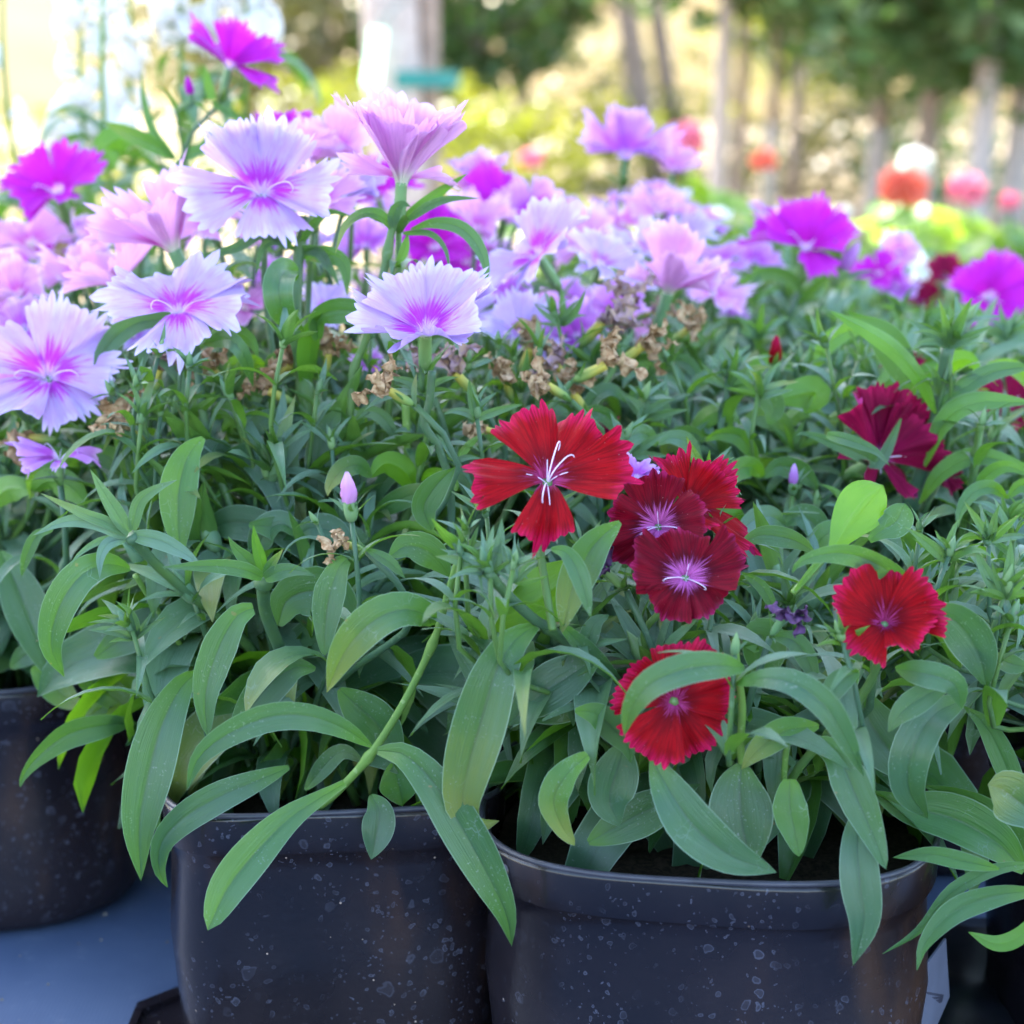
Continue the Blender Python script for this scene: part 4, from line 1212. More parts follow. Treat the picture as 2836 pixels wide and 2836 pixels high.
# red plant
flower(PC, 1032, 915, .735, 172, (.0, .78, .62), 'red', petals=[(4, 98, .86, 22), (84, 80, 1.02, 4), (-84, 84, 1.0, 0), (150, 78, .92, 0), (-165, 78, .95, 0)], teeth=8, depth=.13, wide=.74, ruf=.11, seed=71, label='open red flower with four wide ruffled petals and white styles', styles=3)
flower(PC, 1242, 995, .745, 112, (-.05, .42, .9), 'cri', th=80, roll=36, teeth=7, depth=.09, wide=1.02, ruf=.17, seed=72, label='dark crimson flower with mauve eye, upper of two overlapping')
flower(PC, 1293, 1092, .725, 122, (.02, .50, .85), 'cri', petals=[(38, 86, .78, 25), (-38, 86, .8, 20), (100, 82, 1.0), (-100, 82, 1.0), (180, 78, .8)], teeth=7, depth=.09, wide=1.05, ruf=.16, seed=73, label='dark crimson flower with mauve eye, lower of two overlapping')
flower(PC, 1290, 965, .775, 128, (.55, .7, .35), 'red', petals=[(60, 80, 1.2, 10), (120, 55, 1.0), (170, 40, .85), (-130, 60, .9), (0, 80, .6)], teeth=9, depth=.2, wide=.7, seed=74, styles=0)
flower(PC, 1200, 905, .80, 50, (.1, .9, .3), 'vio', th=70, seed=75)
flower(PC, 1272, 1322, .700, 134, (-.03, .22, 1), 'red', th=84, roll=34, teeth=11, depth=.11, wide=1.0, seed=76, label='round red flower facing the viewer, partly covered by a grey-green leaf', styles=0)
flower(PC, 1668, 1180, .705, 126, (.08, .72, .68), 'red', th=62, roll=30, teeth=11, depth=.15, wide=1.2, curl=10, ruf=.08, seed=77, styles=0, label='bright red bowl-shaped flower at the right of the speckled pot')
flower(PG, 1648, 870, .86, 136, (.55, .45, .5), 'wine', petals=[(180, 66, 1.1), (-140, 70, 1.1), (130, 56, 1.0), (60, 80, .75), (-60, 90, .8), (155, 40, .9)], teeth=11, depth=.13, ruf=.16, seed=78, label='wine red flower seen from the side among green leaves')
flower(PG, 1700, 700, .98, 50, (-.2, .6, .5), 'wine', th=60, seed=79, styles=0)
flower(PG, 1905, 765, .93, 60, (-.2, .5, .7), 'wine', th=70, seed=80, styles=1)
flower(PG, 1780, 905, .87, 40, (.3, .5, .6), 'wine', th=70, seed=81, styles=0)
flower(PF, 1130, 830, .90, 50, (.1, .5, .7), 'wine', th=70, seed=82, styles=0)
flower(PF, 1120, 880, .83, 46, (-.2, .7, .5), 'pale', th=70, seed=83, styles=0)

# sprays of pointed upper leaves and arching leaf pairs, where the photograph shows them
rq = random.Random(17)
def spray(pl, x, y, Y, size, n=6, lean=0, w=.24, mat=None):
    for k in range(n):
        a = R_(lean + (-78 + 156 * (k + .5) / n) + rq.uniform(-12, 12))
        L = size * 1.18 * rq.uniform(.75, 1.2) * (1.0 if k % 2 else .8)
        bend_ = R_(rq.uniform(-8, 30)) * (1 if a > 0 else -1)
        pts = [(x, y)]
        for j in range(3):
            aa = a + bend_ * j
            px_, py_ = pts[-1]
            pts.append((px_ + math.sin(aa) * L / 3, py_ - math.cos(aa) * L / 3))
        trace_leaf(pl, pts, L * w * rq.uniform(.8, 1.15), Y, Y - rq.uniform(-.01, .02), kind='narrow', tw=(rq.uniform(-50, 50), rq.uniform(-30, 30)), top=rq.random() < .7, mat=mat or (BRACT if rq.random() < .5 else LEAF_UP_LIT), fold=.35)
for a in ((PG, 1790, 655, .86, 78, 9, 0), (PG, 1770, 745, .86, 60, 4, 10), (PD, 1788, 1060, .73, 78, 7, 0), (PD, 1898, 1130, .72, 90, 8, 5), (PD, 1868, 1020, .75, 70, 6, 0), (PC, 925, 1085, .71, 80, 8, -10), (PC, 972, 1100, .71, 66, 6, 10),
          (PC, 882, 1045, .72, 70, 6, -15), (PG, 1378, 735, .88, 84, 7, 0), (PG, 1435, 750, .86, 70, 6, 5), (PG, 1512, 705, .95, 60, 6, 0), (PF, 1215, 790, .86, 76, 6, 20), (PF, 1185, 860, .83, 70, 5, 15), (PB, 897, 790, .80, 70, 4, 0), (PF, 1062, 615, .89, 60, 7, -10),
          (PC, 1592, 1215, .70, 60, 4, -20), (PB, 432, 745, .86, 80, 8, 0), (PB, 345, 800, .84, 84, 8, 5), (PA, 150, 800, .87, 84, 9, 10), (PB, 520, 800, .85, 70, 6, 0), (PC, 1335, 905, .80, 70, 6, 20), (PG, 1645, 715, .95, 66, 7, 0), (PG, 1565, 690, .97, 60, 6, 0), (PG, 1905, 645, 1.0, 66, 8, 0),
          (PG, 1705, 650, 1.0, 60, 7, 0), (PB, 255, 1205, .765, 70, 8, -25), (PG, 1300, 745, .92, 66, 7, 0), (PF, 985, 740, .86, 66, 6, -10), (PB, 690, 850, .83, 60, 5, 0), (PG, 1430, 640, 1.0, 56, 7, 0), (PG, 1340, 660, 1.0, 60, 7, 0), (PG, 1500, 850, .88, 66, 6, -10), (PG, 1900, 990, .80, 70, 7, 0),
          (PG, 1600, 960, .83, 60, 5, 0), (PF, 1120, 690, .90, 66, 6, -15), (PB, 800, 740, .81, 60, 7, 5), (PB, 860, 870, .80, 56, 5, 0), (PB, 60, 800, .88, 60, 6, 0), (PK, 1420, 560, 1.1, 50, 6, 0), (PL, 1600, 610, 1.1, 50, 6, 0), (PL, 1700, 590, 1.1, 46, 6, 0)):
    spray(*a)
def pair(pl, x, y, Y, L, w, mat=None, tilt=0):
    for sgn in (-1, 1):
        l = L * rq.uniform(.8, 1.2); d = rq.uniform(.25, .75); up = rq.uniform(.10, .30)
        pts = [(x, y), (x + sgn * l * .3, y - up * l), (x + sgn * l * .68, y - up * l * .55), (x + sgn * l * .95, y + d * l * .45), (x + sgn * l * 1.0, y + d * l)]
        pts = [(px_, py_ + (px_ - x) * tilt) for px_, py_ in pts]
        trace_leaf(pl, pts, w * rq.uniform(.85, 1.2), Y, Y - rq.uniform(-.015, .03), top=rq.random() < .8, tw=(rq.uniform(-45, 45), rq.uniform(-30, 30)), mat=mat or rq.choice([LEAF, LEAF, LEAF_UP_LIT, LEAF_FRESH]), fold=.3)
for a in ((PB, 440, 870, .83, 90, 50), (PB, 600, 790, .85, 90, 46), (PB, 665, 800, .83, 80, 34), (PB, 560, 1010, .80, 90, 56), (PB, 790, 905, .82, 86, 40), (PF, 850, 800, .85, 80, 36), (PB, 310, 840, .85, 84, 40), (PA, 150, 880, .86, 80, 44), (PB, 700, 900, .81, 84, 48), (PB, 500, 690, .87, 76, 36),
          (PF, 1180, 760, .87, 84, 36), (PF, 1080, 790, .85, 76, 32), (PG, 1400, 800, .88, 90, 46), (PG, 1330, 830, .86, 86, 44), (PG, 1560, 790, .90, 84, 40), (PG, 1440, 900, .85, 90, 50), (PG, 1640, 800, .92, 70, 36), (PG, 1480, 990, .82, 86, 50), (PG, 1850, 700, .90, 80, 34), (PG, 1720, 720, .93, 76, 36),
          (PG, 1330, 980, .80, 76, 44), (PF, 1240, 840, .84, 70, 40), (PG, 1900, 940, .82, 80, 36), (PG, 1620, 1020, .80, 80, 46), (PG, 1880, 1060, .77, 70, 30), (PB, 370, 760, .86, 74, 34), (PA, 60, 930, .85, 84, 50), (PF, 990, 830, .83, 66, 32), (PG, 1250, 700, .95, 66, 30), (PG, 1480, 700, .98, 66, 30), (PG, 1600, 650, 1.0, 66, 28), (PG, 1800, 600, 1.05, 60, 26)):
    pair(*a)

# spent flowers
for a in ((PB, 508, 738, .84, 74, -60, 0), (PB, 240, 800, .83, 84, -42, 0), (PB, 730, 735, .79, 76, -58, 0), (PF, 1140, 690, .84, 84, 62, 0), (PB, 1030, 725, .83, 72, -55, 0), (PB, 955, 715, .85, 64, -12, 0),
          (PF, 1052, 690, .86, 60, -30, 1), (PB, 650, 1025, .72, 56, -65, 0), (PA, 55, 826, .86, 70, -85, 0), (PB, 915, 810, .82, 56, -70, 0), (PF, 1135, 610, .90, 84, 40, 1), (PF, 1190, 570, .92, 70, 30, 1),
          (PB, 620, 670, .86, 60, 10, 0), (PB, 790, 690, .83, 56, -25, 1), (PF, 1300, 620, .94, 60, 50, 0), (PB, 300, 700, .85, 62, 12, 1), (PE, 105, 500, 1.08, 60, 15, 0), (PB, 430, 750, .88, 50, 30, 0), (PF, 1235, 590, 1.0, 50, 70, 1)):
    withered(a[0], a[1], a[2], a[3], a[4], a[5], violet=bool(a[6]), seed=int(a[1]))
withered(PC, 1140, 1075, .735, 74, -45, m=WITHER_D, old=False, seed=3)
withered(PC, 1478, 1165, .715, 64, 25, m=WITHER_D, old=False, seed=4)

# buds and bract tufts near the viewer
bud(PB, 664, 985, .715, 95, -4, n=5, tipmat=PET['pink'], spread=30, label='pale pink bud about to open, in a green calyx', sc=.8)
bud(PG, 1460, 720, .92, 84, 0, n=4, tipmat=PET['red'], spread=30, label='scarlet bud tip rising from a dark calyx')
bud(PC, 1386, 1236, .685, 62, 2, n=1, spread=16, label='smooth pale green pointed bud above the arching leaf')
bud(PB, 900, 790, .80, 62, -2, n=5, spread=16, sc=1.4)
bud(PG, 1495, 935, .84, 60, 0, n=4, tipmat=PET['vio'], spread=25)
bud(PG, 1540, 960, .84, 50, 0, n=3, spread=20)
for x_, y_, Y_, L_, an, n_ in ((925, 1082, .705, 84, -18, 7), (869, 1050, .712, 50, -5, 5), (1851, 806, .84, 56, 5, 6), (968, 1075, .70, 60, 10, 7), (880, 1010, .72, 60, -10, 6), (1590, 1210, .695, 70, -22, 3), (1790, 1050, .725, 62, 10, 6), (1895, 1120, .72, 88, 8, 6), (1905, 1180, .715, 80, 12, 5), (1865, 1030, .75, 60, -20, 6),
                               (1790, 640, .86, 70, -10, 8), (1800, 650, .86, 76, 18, 6), (1810, 620, .87, 80, 30, 3), (1370, 710, .88, 60, -18, 6), (1385, 700, .88, 58, 15, 4), (1430, 740, .86, 60, 0, 5), (1210, 760, .86, 66, 20, 5), (1180, 830, .82, 56, 20, 3),
                               (1510, 700, .95, 60, 20, 4), (1050, 600, .89, 60, -25, 5), (1010, 560, .95, 50, 5, 4), (430, 720, .87, 60, 0, 6), (330, 790, .84, 66, 5, 6), (190, 760, .87, 66, 15, 6), (230, 770, .85, 60, -10, 5), (880, 700, .84, 60, 8, 6), (940, 660, .86, 56, 0, 6),
                               (700, 640, .88, 50, 10, 4), (1330, 900, .80, 60, 30, 4), (1250, 770, .88, 60, 10, 6), (1300, 750, .92, 56, -10, 5), (1580, 700, .95, 56, 5, 5), (1640, 720, .95, 60, 12, 5), (1900, 640, 1.0, 60, 0, 6), (1690, 640, 1.0, 56, -8, 5),
                               (250, 1190, .76, 70, -30, 8), (600, 990, .78, 46, -30, 3)):
    p_ = PC if x_ > 850 and y_ > 980 and x_ < 1700 else (PD if x_ > 1700 and y_ > 1000 else (PG if x_ > 1280 else (PF if x_ > 920 else PB)))
    bud(p_, x_, y_, Y_, L_ * .9, an, n=n_, spread=34, sc=1.35)

rs = random.Random(7)
for pl_, n_, xa, xb, ya, yb_, Ya, Yb in ((PB, 14, 200, 880, 650, 860, .80, .86), (PC, 10, 880, 1500, 960, 1200, .73, .79), (PG, 16, 1280, 1900, 650, 900, .86, .98), (PD, 8, 1700, 1920, 1000, 1200, .75, .80), (PF, 10, 900, 1280, 640, 800, .86, .96)):
    for k in range(n_):
        Y_ = rs.uniform(Ya, Yb)
        x_, y_ = rs.uniform(xa, xb), rs.uniform(ya, yb_)
        bud(pl_, x_, y_, Y_, rs.uniform(44, 64), rs.uniform(-30, 30), n=rs.randint(4, 8), spread=30, sc=rs.uniform(1.3, 1.9), tow=rs.uniform(-.5, .1))
for pl_, x_, y_, Y_, an in ((PF, 1210, 655, .88, 50), (PF, 1085, 745, .85, -30), (PB, 860, 705, .83, -40), (PB, 545, 690, .86, 40), (PF, 1000, 660, .9, 20), (PA, 150, 660, .92, -30), (PB, 400, 700, .86, -50)):
    withered(pl_, x_, y_, Y_, rs.uniform(60, 80), an, seed=int(x_), violet=rs.random() < .3)

# more blurred flowers in the rear rows
rr = random.Random(99)
def scatter(pl, n, x0, x1, y0, y1, Y, kinds, R0, R1):
    for k in range(n):
        x_, y_ = rr.uniform(x0, x1), rr.uniform(y0, y1)
        flower(pl, x_, y_, Y + rr.uniform(-.05, .05), rr.uniform(R0, R1), (rr.uniform(-.4, .4), .8, rr.uniform(.1, .7)), rr.choice(kinds), th=rr.uniform(52, 80), seed=int(x_ * 31 + k), styles=0, bracts=2, teeth=7)
scatter(PE, 5, 380, 640, 430, 600, 1.02, ['vio', 'pink', 'lav'], 44, 62)
scatter(PJ, 6, 640, 1000, 400, 560, 1.22, ['vio', 'mag', 'pink'], 40, 56)
scatter(PF, 5, 940, 1240, 520, 640, 1.02, ['vio', 'pale', 'vio', 'pink'], 40, 60)
scatter(PI_, 5, 30, 330, 420, 540, 1.2, ['vio', 'pink'], 36, 50)
scatter(PK, 5, 1080, 1400, 420, 520, 1.24, ['vio', 'pink', 'vio'], 36, 54)
scatter(PL, 4, 1300, 1450, 480, 600, 1.15, ['vio', 'pink'], 32, 46)
scatter(PN, 4, 700, 1000, 360, 440, 1.48, ['vio', 'pink'], 34, 46)
scatter(PO, 5, 1050, 1330, 370, 440, 1.5, ['vio', 'pink', 'pale'], 34, 46)
scatter(PP, 4, 1350, 1560, 400, 480, 1.48, ['vio', 'whit', 'pale'], 28, 38)
scatter(PH, 3, 0, 200, 420, 520, 1.18, ['vio', 'mag'], 40, 50)
scatter(PB, 1, 700, 720, 690, 700, .86, ['vio'], 40, 44)
for x_, y_, Y_, R_px, ax, kd in ((560, 300, .98, 92, (-.2, .85, .3), 'pink'), (400, 430, .96, 78, (-.2, .8, .5), 'pink'), (655, 375, .96, 80, (.3, .8, .4), 'lav'), (610, 590, .94, 66, (.3, .7, .5), 'pale'), (160, 520, 1.0, 84, (-.3, .8, .4), 'pink'), (690, 470, 1.05, 70, (0, .7, .6), 'vio'),
                                 (900, 440, 1.1, 84, (.1, .8, .5), 'pink'), (1000, 420, 1.15, 80, (.1, .85, .4), 'vio'), (1110, 470, 1.1, 80, (-.3, .8, .4), 'pink'), (1200, 480, 1.08, 76, (.2, .8, .4), 'pale'), (1090, 640, .93, 72, (-.2, .6, .7), 'vio'), (880, 600, .98, 72, (.2, .7, .5), 'pale'), (1340, 560, 1.06, 70, (.3, .7, .5), 'pink'),
                                 (1420, 500, 1.18, 60, (.2, .8, .4), 'vio'), (40, 560, .98, 74, (-.2, .7, .5), 'pink'), (250, 640, .93, 60, (.3, .7, .6), 'pale'), (960, 560, 1.02, 66, (0, .8, .5), 'vio'), (520, 540, 1.0, 60, (.1, .8, .5), 'vio'), (1290, 460, 1.2, 66, (-.2, .9, .3), 'pale')):
    flower(PE if x_ < 620 else (PJ if y_ < 480 and x_ < 1050 else (PF if y_ > 500 or Y_ < 1.09 else PK)), x_, y_, Y_, R_px, ax, kd, th=rr.uniform(52, 76), seed=int(x_ + y_), styles=0, ruf=.16, depth=.24)

# plant tag at the right side of the speckled pot
def plant_tag():
    o = empty('plant_tag', at(1770, 1700, .74))
    tag(o, 'grey plastic plant tag with tiny print leaning on the right of the speckled pot', 'plant tag')
    c = Vector(o.location)
    A = [at(1783, 1770, .735), at(1735, 1835, .70), at(1708, 1960, .70), at(1755, 1960, .73), at(1790, 1880, .75)]
    A = [a - c for a in A]
    nrm = (A[1] - A[0]).cross(A[3] - A[0]).normalized() * .0004
    vs = [a + nrm for a in A] + [a - nrm for a in A]
    n = len(A)
    fs = [tuple(range(n)), tuple(range(2 * n - 1, n - 1, -1))] + [(i, i + n, (i + 1) % n + n, (i + 1) % n) for i in range(n)]
    m = simple_mat('tag_plastic', (.15, .16, .22), .45, .5, 30, .2)
    link('tag_body', mesh('tag_body', vs, fs, m, smooth=False), o)
    ink = simple_mat('tag_print', (.06, .06, .09), .6)
    sgn = 1 if nrm.dot(CAM - c) > 0 else -1
    for k in range(4):
        t = .25 + k * .12
        a = A[1].lerp(A[2], t).lerp(A[4], .18); b = A[1].lerp(A[2], t - .05).lerp(A[4], .78)
        d = (A[2] - A[1]).normalized() * .0011
        off = nrm * sgn * 1.9
        link('print_line', mesh('print_line', [a + off, b + off, b + off + d, a + off + d], [(0, 1, 2, 3)], ink, smooth=False), o)
plant_tag()
# small raised tab on the wide pot and dark tray corner by the narrow pot
def tray_corner():
    vs, fs = [], []
    o = empty('pot_tray', (-.19, .70, .006))
    tag(o, 'low dark plastic tray corner on the cloth at the foot of the narrow pot', 'tray')
    pts = [(.018, -.06), (.36, -.06), (.36, .140), (.050, .140), (.018, .108)]
    hgt = .0052
    n = len(pts)
    for z in (0, hgt): vs += [(p[0], p[1], z) for p in pts]
    vs += [(p[0] * .97 + .004, p[1] * .94, hgt) for p in pts] + [(p[0] * .97 + .004, p[1] * .94, .0025) for p in pts]
    for r in range(3):
        for i in range(n): fs.append((r * n + i, r * n + (i + 1) % n, (r + 1) * n + (i + 1) % n, (r + 1) * n + i))
    fs.append(tuple(3 * n + i for i in range(n)))
    link('tray_wall', mesh('tray_wall', vs, fs, POT, smooth=False), o)
tray_corner()

rc = random.Random(3)
vs, fs = [], []
for k in range(420):
    x_, y_ = rc.uniform(-.45, .3), rc.uniform(.72, 1.2)
    s_ = rc.uniform(.0005, .0022) * rc.uniform(.5, 1)
    b_ = len(vs); z_ = .0105
    for dx, dy, dz in ((1, 0, 0), (-.4, .9, 0), (-.6, -.8, 0), (0, 0, .9)):
        vs.append((x_ + dx * s_ * rc.uniform(.6, 1.3), y_ + dy * s_ * rc.uniform(.6, 1.3), z_ + dz * s_))
    fs += [(b_, b_ + 1, b_ + 3), (b_ + 1, b_ + 2, b_ + 3), (b_ + 2, b_, b_ + 3)]
tag(link('soil_crumbs', mesh('soil_crumbs', vs, fs, simple_mat('crumb', (.10, .08, .06), .9, .1, 300, .5, (.22, .19, .15)), smooth=False)), 'crumbs of potting soil scattered on the blue-grey cloth', kind='stuff')

# crumpled black film between the wide pot and the right one
vs, fs = [], []
for j in range(19):
    for i in range(15):
        X = .160 + .16 * i / 14; Yy = .60 + .30 * j / 18
        e = min(1, min(i, 14 - i) / 3) * min(1, min(j, 18 - j) / 3)
        z = .011 + e * (.012 + .016 * noise.noise(Vector((X * 22, Yy * 16, 4))) + .008 * abs(noise.noise(Vector((X * 60, Yy * 40, 1)))))
        vs.append((X, Yy, z))
for j in range(18):
    for i in range(14):
        a = j * 15 + i
        fs.append((a, a + 1, a + 16, a + 15))
FILM = simple_mat('black_film', (.008, .009, .014), .28, .5, 60, .4)
tag(link('plastic_film', mesh('plastic_film', vs, fs, FILM)), 'crumpled black plastic film in the gap right of the speckled pot', 'plastic film')
# raised maker's tab under the rim of the wide pot
def pot_tab():
    par = [o for o in bpy.data.objects if o.name.startswith('nursery_pot') and 'wide black pot speckled' in o.get('label', '')][0]
    x, y, rx, ry, rot, h, n = POTS['C'][:7]
    vs, fs = [], []
    NX, NZ = 12, 6
    for j in range(NZ):
        for i in range(NX):
            a = R_(212 + 13 * i / (NX - 1)) 
            X, Y_ = se_point(a, rx, ry, n)
            z = h - .004 - .0135 * j / (NZ - 1)
            sc_ = 1.016 if 0 < i < NX - 1 and 0 < j < NZ - 1 else .985
            vs.append((X * sc_, Y_ * sc_, z))
    for j in range(NZ - 1):
        for i in range(NX - 1):
            k = j * NX + i
            fs.append((k, k + NX, k + NX + 1, k + 1))
    link('maker_tab', mesh('maker_tab', vs, fs, POT), par, Matrix.Rotation(rot, 4, 'Z'))
pot_tab()

# ------------------------------------------------------------------ background
def crown_mat(name, a, b, tr, tf):
    m, nt, out = new_mat(name)
    N = NT(nt)
    geo = N.n('ShaderNodeNewGeometry')
    f = N.smooth(N.noise(geo.outputs['Position'], 5, 3, .6), .35, .65)
    col = N.mix(f, a, b)
    p = principled(N, col, .45, .4)
    t = N.n('ShaderNodeBsdfTranslucent'); N.l(N.mix(f, tr, (tr[0] * .6, tr[1] * .8, tr[2])), t.inputs[0])
    ms = N.n('ShaderNodeMixShader'); ms.inputs[0].default_value = tf
    N.l(p.outputs[0], ms.inputs[1]); N.l(t.outputs[0], ms.inputs[2]); N.l(ms.outputs[0], out.inputs[0])
    return m
CR_DARK = crown_mat('crown_dark', (.045, .10, .040), (.080, .14, .045), (.15, .26, .03), .30)
CR_OLIVE = crown_mat('crown_olive', (.06, .062, .025), (.11, .10, .04), (.17, .16, .03), .3)
CR_YEL = crown_mat('crown_yellow', (.15, .18, .022), (.21, .20, .03), (.36, .36, .025), .42)
BARK = simple_mat('bark', (.38, .29, .24), .9, .1, 40, .45)
BARKW = simple_mat('bark_whitewashed', (.50, .44, .42), .85, .1, 60, .2, (.38, .31, .28))

def leaf_cloud(n, centers, size, rng, flat=.5):
    """leaf-shaped quads spread through several ellipsoids (centre, radii)"""
    vs, fs = [], []
    wsum = [c[1][0] * c[1][1] * c[1][2] for c in centers]
    for k in range(n):
        c, r = rng.choices(centers, wsum)[0]
        while True:
            q = Vector((rng.uniform(-1, 1), rng.uniform(-1, 1), rng.uniform(-1, 1)))
            if q.length < 1 and (q.length > .45 or rng.random() < .4): break
        q *= 1 + .25 * noise.noise(q * 2.5 + Vector(c))
        p = Vector((c[0] + q.x * r[0], c[1] + q.y * r[1], c[2] + q.z * r[2]))
        if noise.noise(p * (1.6 / max(r)) * 2) < -.28: continue
        d = Vector((rng.gauss(0, 1), rng.gauss(0, 1), rng.gauss(0, 1) * flat)).normalized()
        e = d.orthogonal().normalized(); e = Quaternion(d, rng.uniform(0, 6.3)) @ e
        s = size * rng.uniform(.6, 1.3)
        i = len(vs)
        vs += [p - d * s * .5, p + e * s * .28 , p + d * s * .5, p - e * s * .28]
        fs.append((i, i + 1, i + 2, i + 3))
    return vs, fs

def tree(x, y, hcrown, r, trunk_r, label, m, n, leaf=.09, trunk=BARK, group='nursery trees behind the flower bed', cat='tree', name='tree', rz=None, lean=0.0, seed=1, white=None, lobes=6, shape=.75):
    rng = random.Random(seed)
    o = tag(empty(name, (x, y, 0)), label, cat, group)
    if trunk_r:
        P = [Vector((0, 0, 0)), Vector((lean * .3, 0, hcrown * .35)), Vector((lean * .6, .02, hcrown * .7)), Vector((lean, 0, hcrown * 1.05))]
        C = catmull(P, 14)
        if white:
            k = max(3, int(14 * white))
            vs, fs, uv = tube(C[:k], lambda t: trunk_r * (1.15 - .2 * t), BARKW, 10)
            tr_ = link('trunk', mesh('trunk', vs, fs, BARKW, uv), o)
            vs, fs, uv = tube(C[k - 1:], lambda t: trunk_r * (.95 - .4 * t), trunk, 10)
            link('upper_trunk', mesh('upper_trunk', vs, fs, trunk, uv), o)
        else:
            vs, fs, uv = tube(C, lambda t: trunk_r * (1.15 - .5 * t), trunk, 10)
            link('trunk', mesh('trunk', vs, fs, trunk, uv), o)
        for b in range(4):
            a = rng.uniform(0, 6.3); q = C[rng.randint(8, 12)]
            P = catmull([q, q + Vector((math.cos(a) * r * .35, math.sin(a) * r * .35, r * .25)), q + Vector((math.cos(a) * r * .7, math.sin(a) * r * .7, r * .55))], 7)
            vs, fs, uv = tube(P, lambda t: trunk_r * .45 * (1 - .7 * t), trunk, 6)
            link('limb', mesh('limb', vs, fs, trunk, uv), o)
    rz = rz or r * shape
    cs = [((lean, 0, hcrown), (r * .8, r * .8, rz * .85))]
    for k in range(lobes):
        a = rng.uniform(0, 6.3)
        cs.append(((lean + math.cos(a) * r * .55, math.sin(a) * r * .55, hcrown + rng.uniform(-.5, .55) * rz), (r * .5, r * .5, rz * .45)))
    vs, fs = leaf_cloud(n, cs, leaf, rng)
    tag(link('crown', mesh('crown', vs, fs, m, smooth=False), o), kind='stuff')
    return o

def bx(x, Y): return (x * K - 1418) / FPX * Y * .976      # ground x for a photo column at distance Y

# the tree whose trunk stands behind the tall pink flower; its small crown stays above the view
tr0 = tree(bx(757, 3.7), 3.7, 3.7, 1.0, .050, 'tall tree with a pale whitewashed trunk bound to a brown stake by green tape', CR_DARK, 2600, .12, seed=3, white=.5, lean=-.15, rz=.8, lobes=6)
tree(-1.62, 3.75, 3.15, 1.3, .06, 'unseen tree added left of the bed, its crown blocking the sun from the flowers', CR_DARK, 15000, .12, seed=4, rz=.95, lobes=9)  # added out of view; dense crown placed to keep the sun off the bed
st = empty('tree_stake', (bx(806, 3.72), 3.74, 0))
tag(st, 'brown wooden stake tied to the pale trunk', 'stake')
P = catmull([Vector((0, 0, 0)), Vector((.0, 0, .6)), Vector((.01, 0, 1.7))], 8)
vs, fs, uv = tube(P, lambda t: .024, BARK, 8)
link('stake_pole', mesh('stake_pole', vs, fs, BARK, uv), st)
TAPE = simple_mat('green_tape', (.02, .22, .20), .5, .4)
tp = empty('tie_tape', (bx(780, 3.7), 3.71, at(780, 150, 3.7).z))
tag(tp, 'band of green tape round the pale trunk and its stake', 'tape')
vs, fs = [], []
for j, z in enumerate((-.016, .016)):
    for k in range(28):
        a = 2 * math.pi * k / 28
        X, Y_ = se_point(a, .088, .066, 2.6)
        vs.append((X, Y_, z))
for k in range(28): fs.append((k, (k + 1) % 28, 28 + (k + 1) % 28, 28 + k))
link('band', mesh('band', vs, fs, TAPE), tp)
tg = empty('hanging_tag', at(715, 108, 3.6))
tag(tg, 'glossy mint green plastic tag hanging beside the pale trunk', 'tag')
m_, nt_, out_ = new_mat('mint_tag')
N_ = NT(nt_)
p_ = principled(N_, (.45, .90, .72), .15, .8)
t_ = N_.n('ShaderNodeBsdfTranslucent'); t_.inputs[0].default_value = (.5, .95, .75, 1)
ms_ = N_.n('ShaderNodeMixShader'); ms_.inputs[0].default_value = .65
N_.l(p_.outputs[0], ms_.inputs[1]); N_.l(t_.outputs[0], ms_.inputs[2]); N_.l(ms_.outputs[0], out_.inputs[0])
vs, fs = [], []
for j in range(8):
    z = .05 - .1 * j / 7; xo = -.016 * j / 7
    for i in range(3): vs.append((xo + (-.015 + .015 * i), .004 * math.sin(j * .9 + i), z))
for j in range(7):
    for i in range(2): fs.append((j * 3 + i, j * 3 + i + 1, (j + 1) * 3 + i + 1, (j + 1) * 3 + i))
link('tag_sheet', mesh('tag_sheet', vs, fs, m_), tg)
P = [Vector((0, 0, .05)), Vector((.03, .01, .09)), Vector((.06, .05, .11))]
vs, fs, uv = tube(P, lambda t: .0015, TAPE, 5)
link('string', mesh('string', vs, fs, TAPE, uv), tg)

# slim trees behind on the right, crowns hanging into the picture
for x_, Y_, w_, lab, sd, wh, hc, r_ in ((1352, 6.0, .026, 'slim tree with pale grey lower trunk, first of the three close trunks', 41, .8, 1.0, .62), (1392, 6.6, .022, 'slim brown trunk in the middle of the three close trunks', 42, None, 1.1, .62), (1452, 6.2, .022, 'slim tree with a forked leaning trunk, third of the close trunks', 43, .4, .98, .60),
                                       (1500, 7.5, .022, 'thin brown trunk against the yellow foliage', 44, None, 1.6, .7), (1655, 6.5, .032, 'tree with dark hanging crown above the coral geranium', 45, .4, .92, .80), (1745, 6.0, .034, 'tree with dark crown, its brown trunk left of the pale ones', 46, .3, .86, .80),
                                       (1850, 5.6, .032, 'tree with dark crown on a thick whitewashed trunk', 47, .9, .86, .78), (1920, 6.0, .036, 'dark tree at the right edge on a whitewashed trunk', 48, .9, .88, .82), (1240, 8.5, .05, 'leaning brown trunk left of the three close trunks', 49, None, 2.3, .9), (1290, 9.0, .04, 'second leaning brown trunk behind, by the bright gap', 50, None, 2.5, .9)):
    tree(bx(x_, Y_), Y_, hc, r_, w_, lab, CR_DARK, 2600, .085, seed=sd, white=wh, rz=r_ * .72, lean=(-.5 if x_ < 1300 else .05))
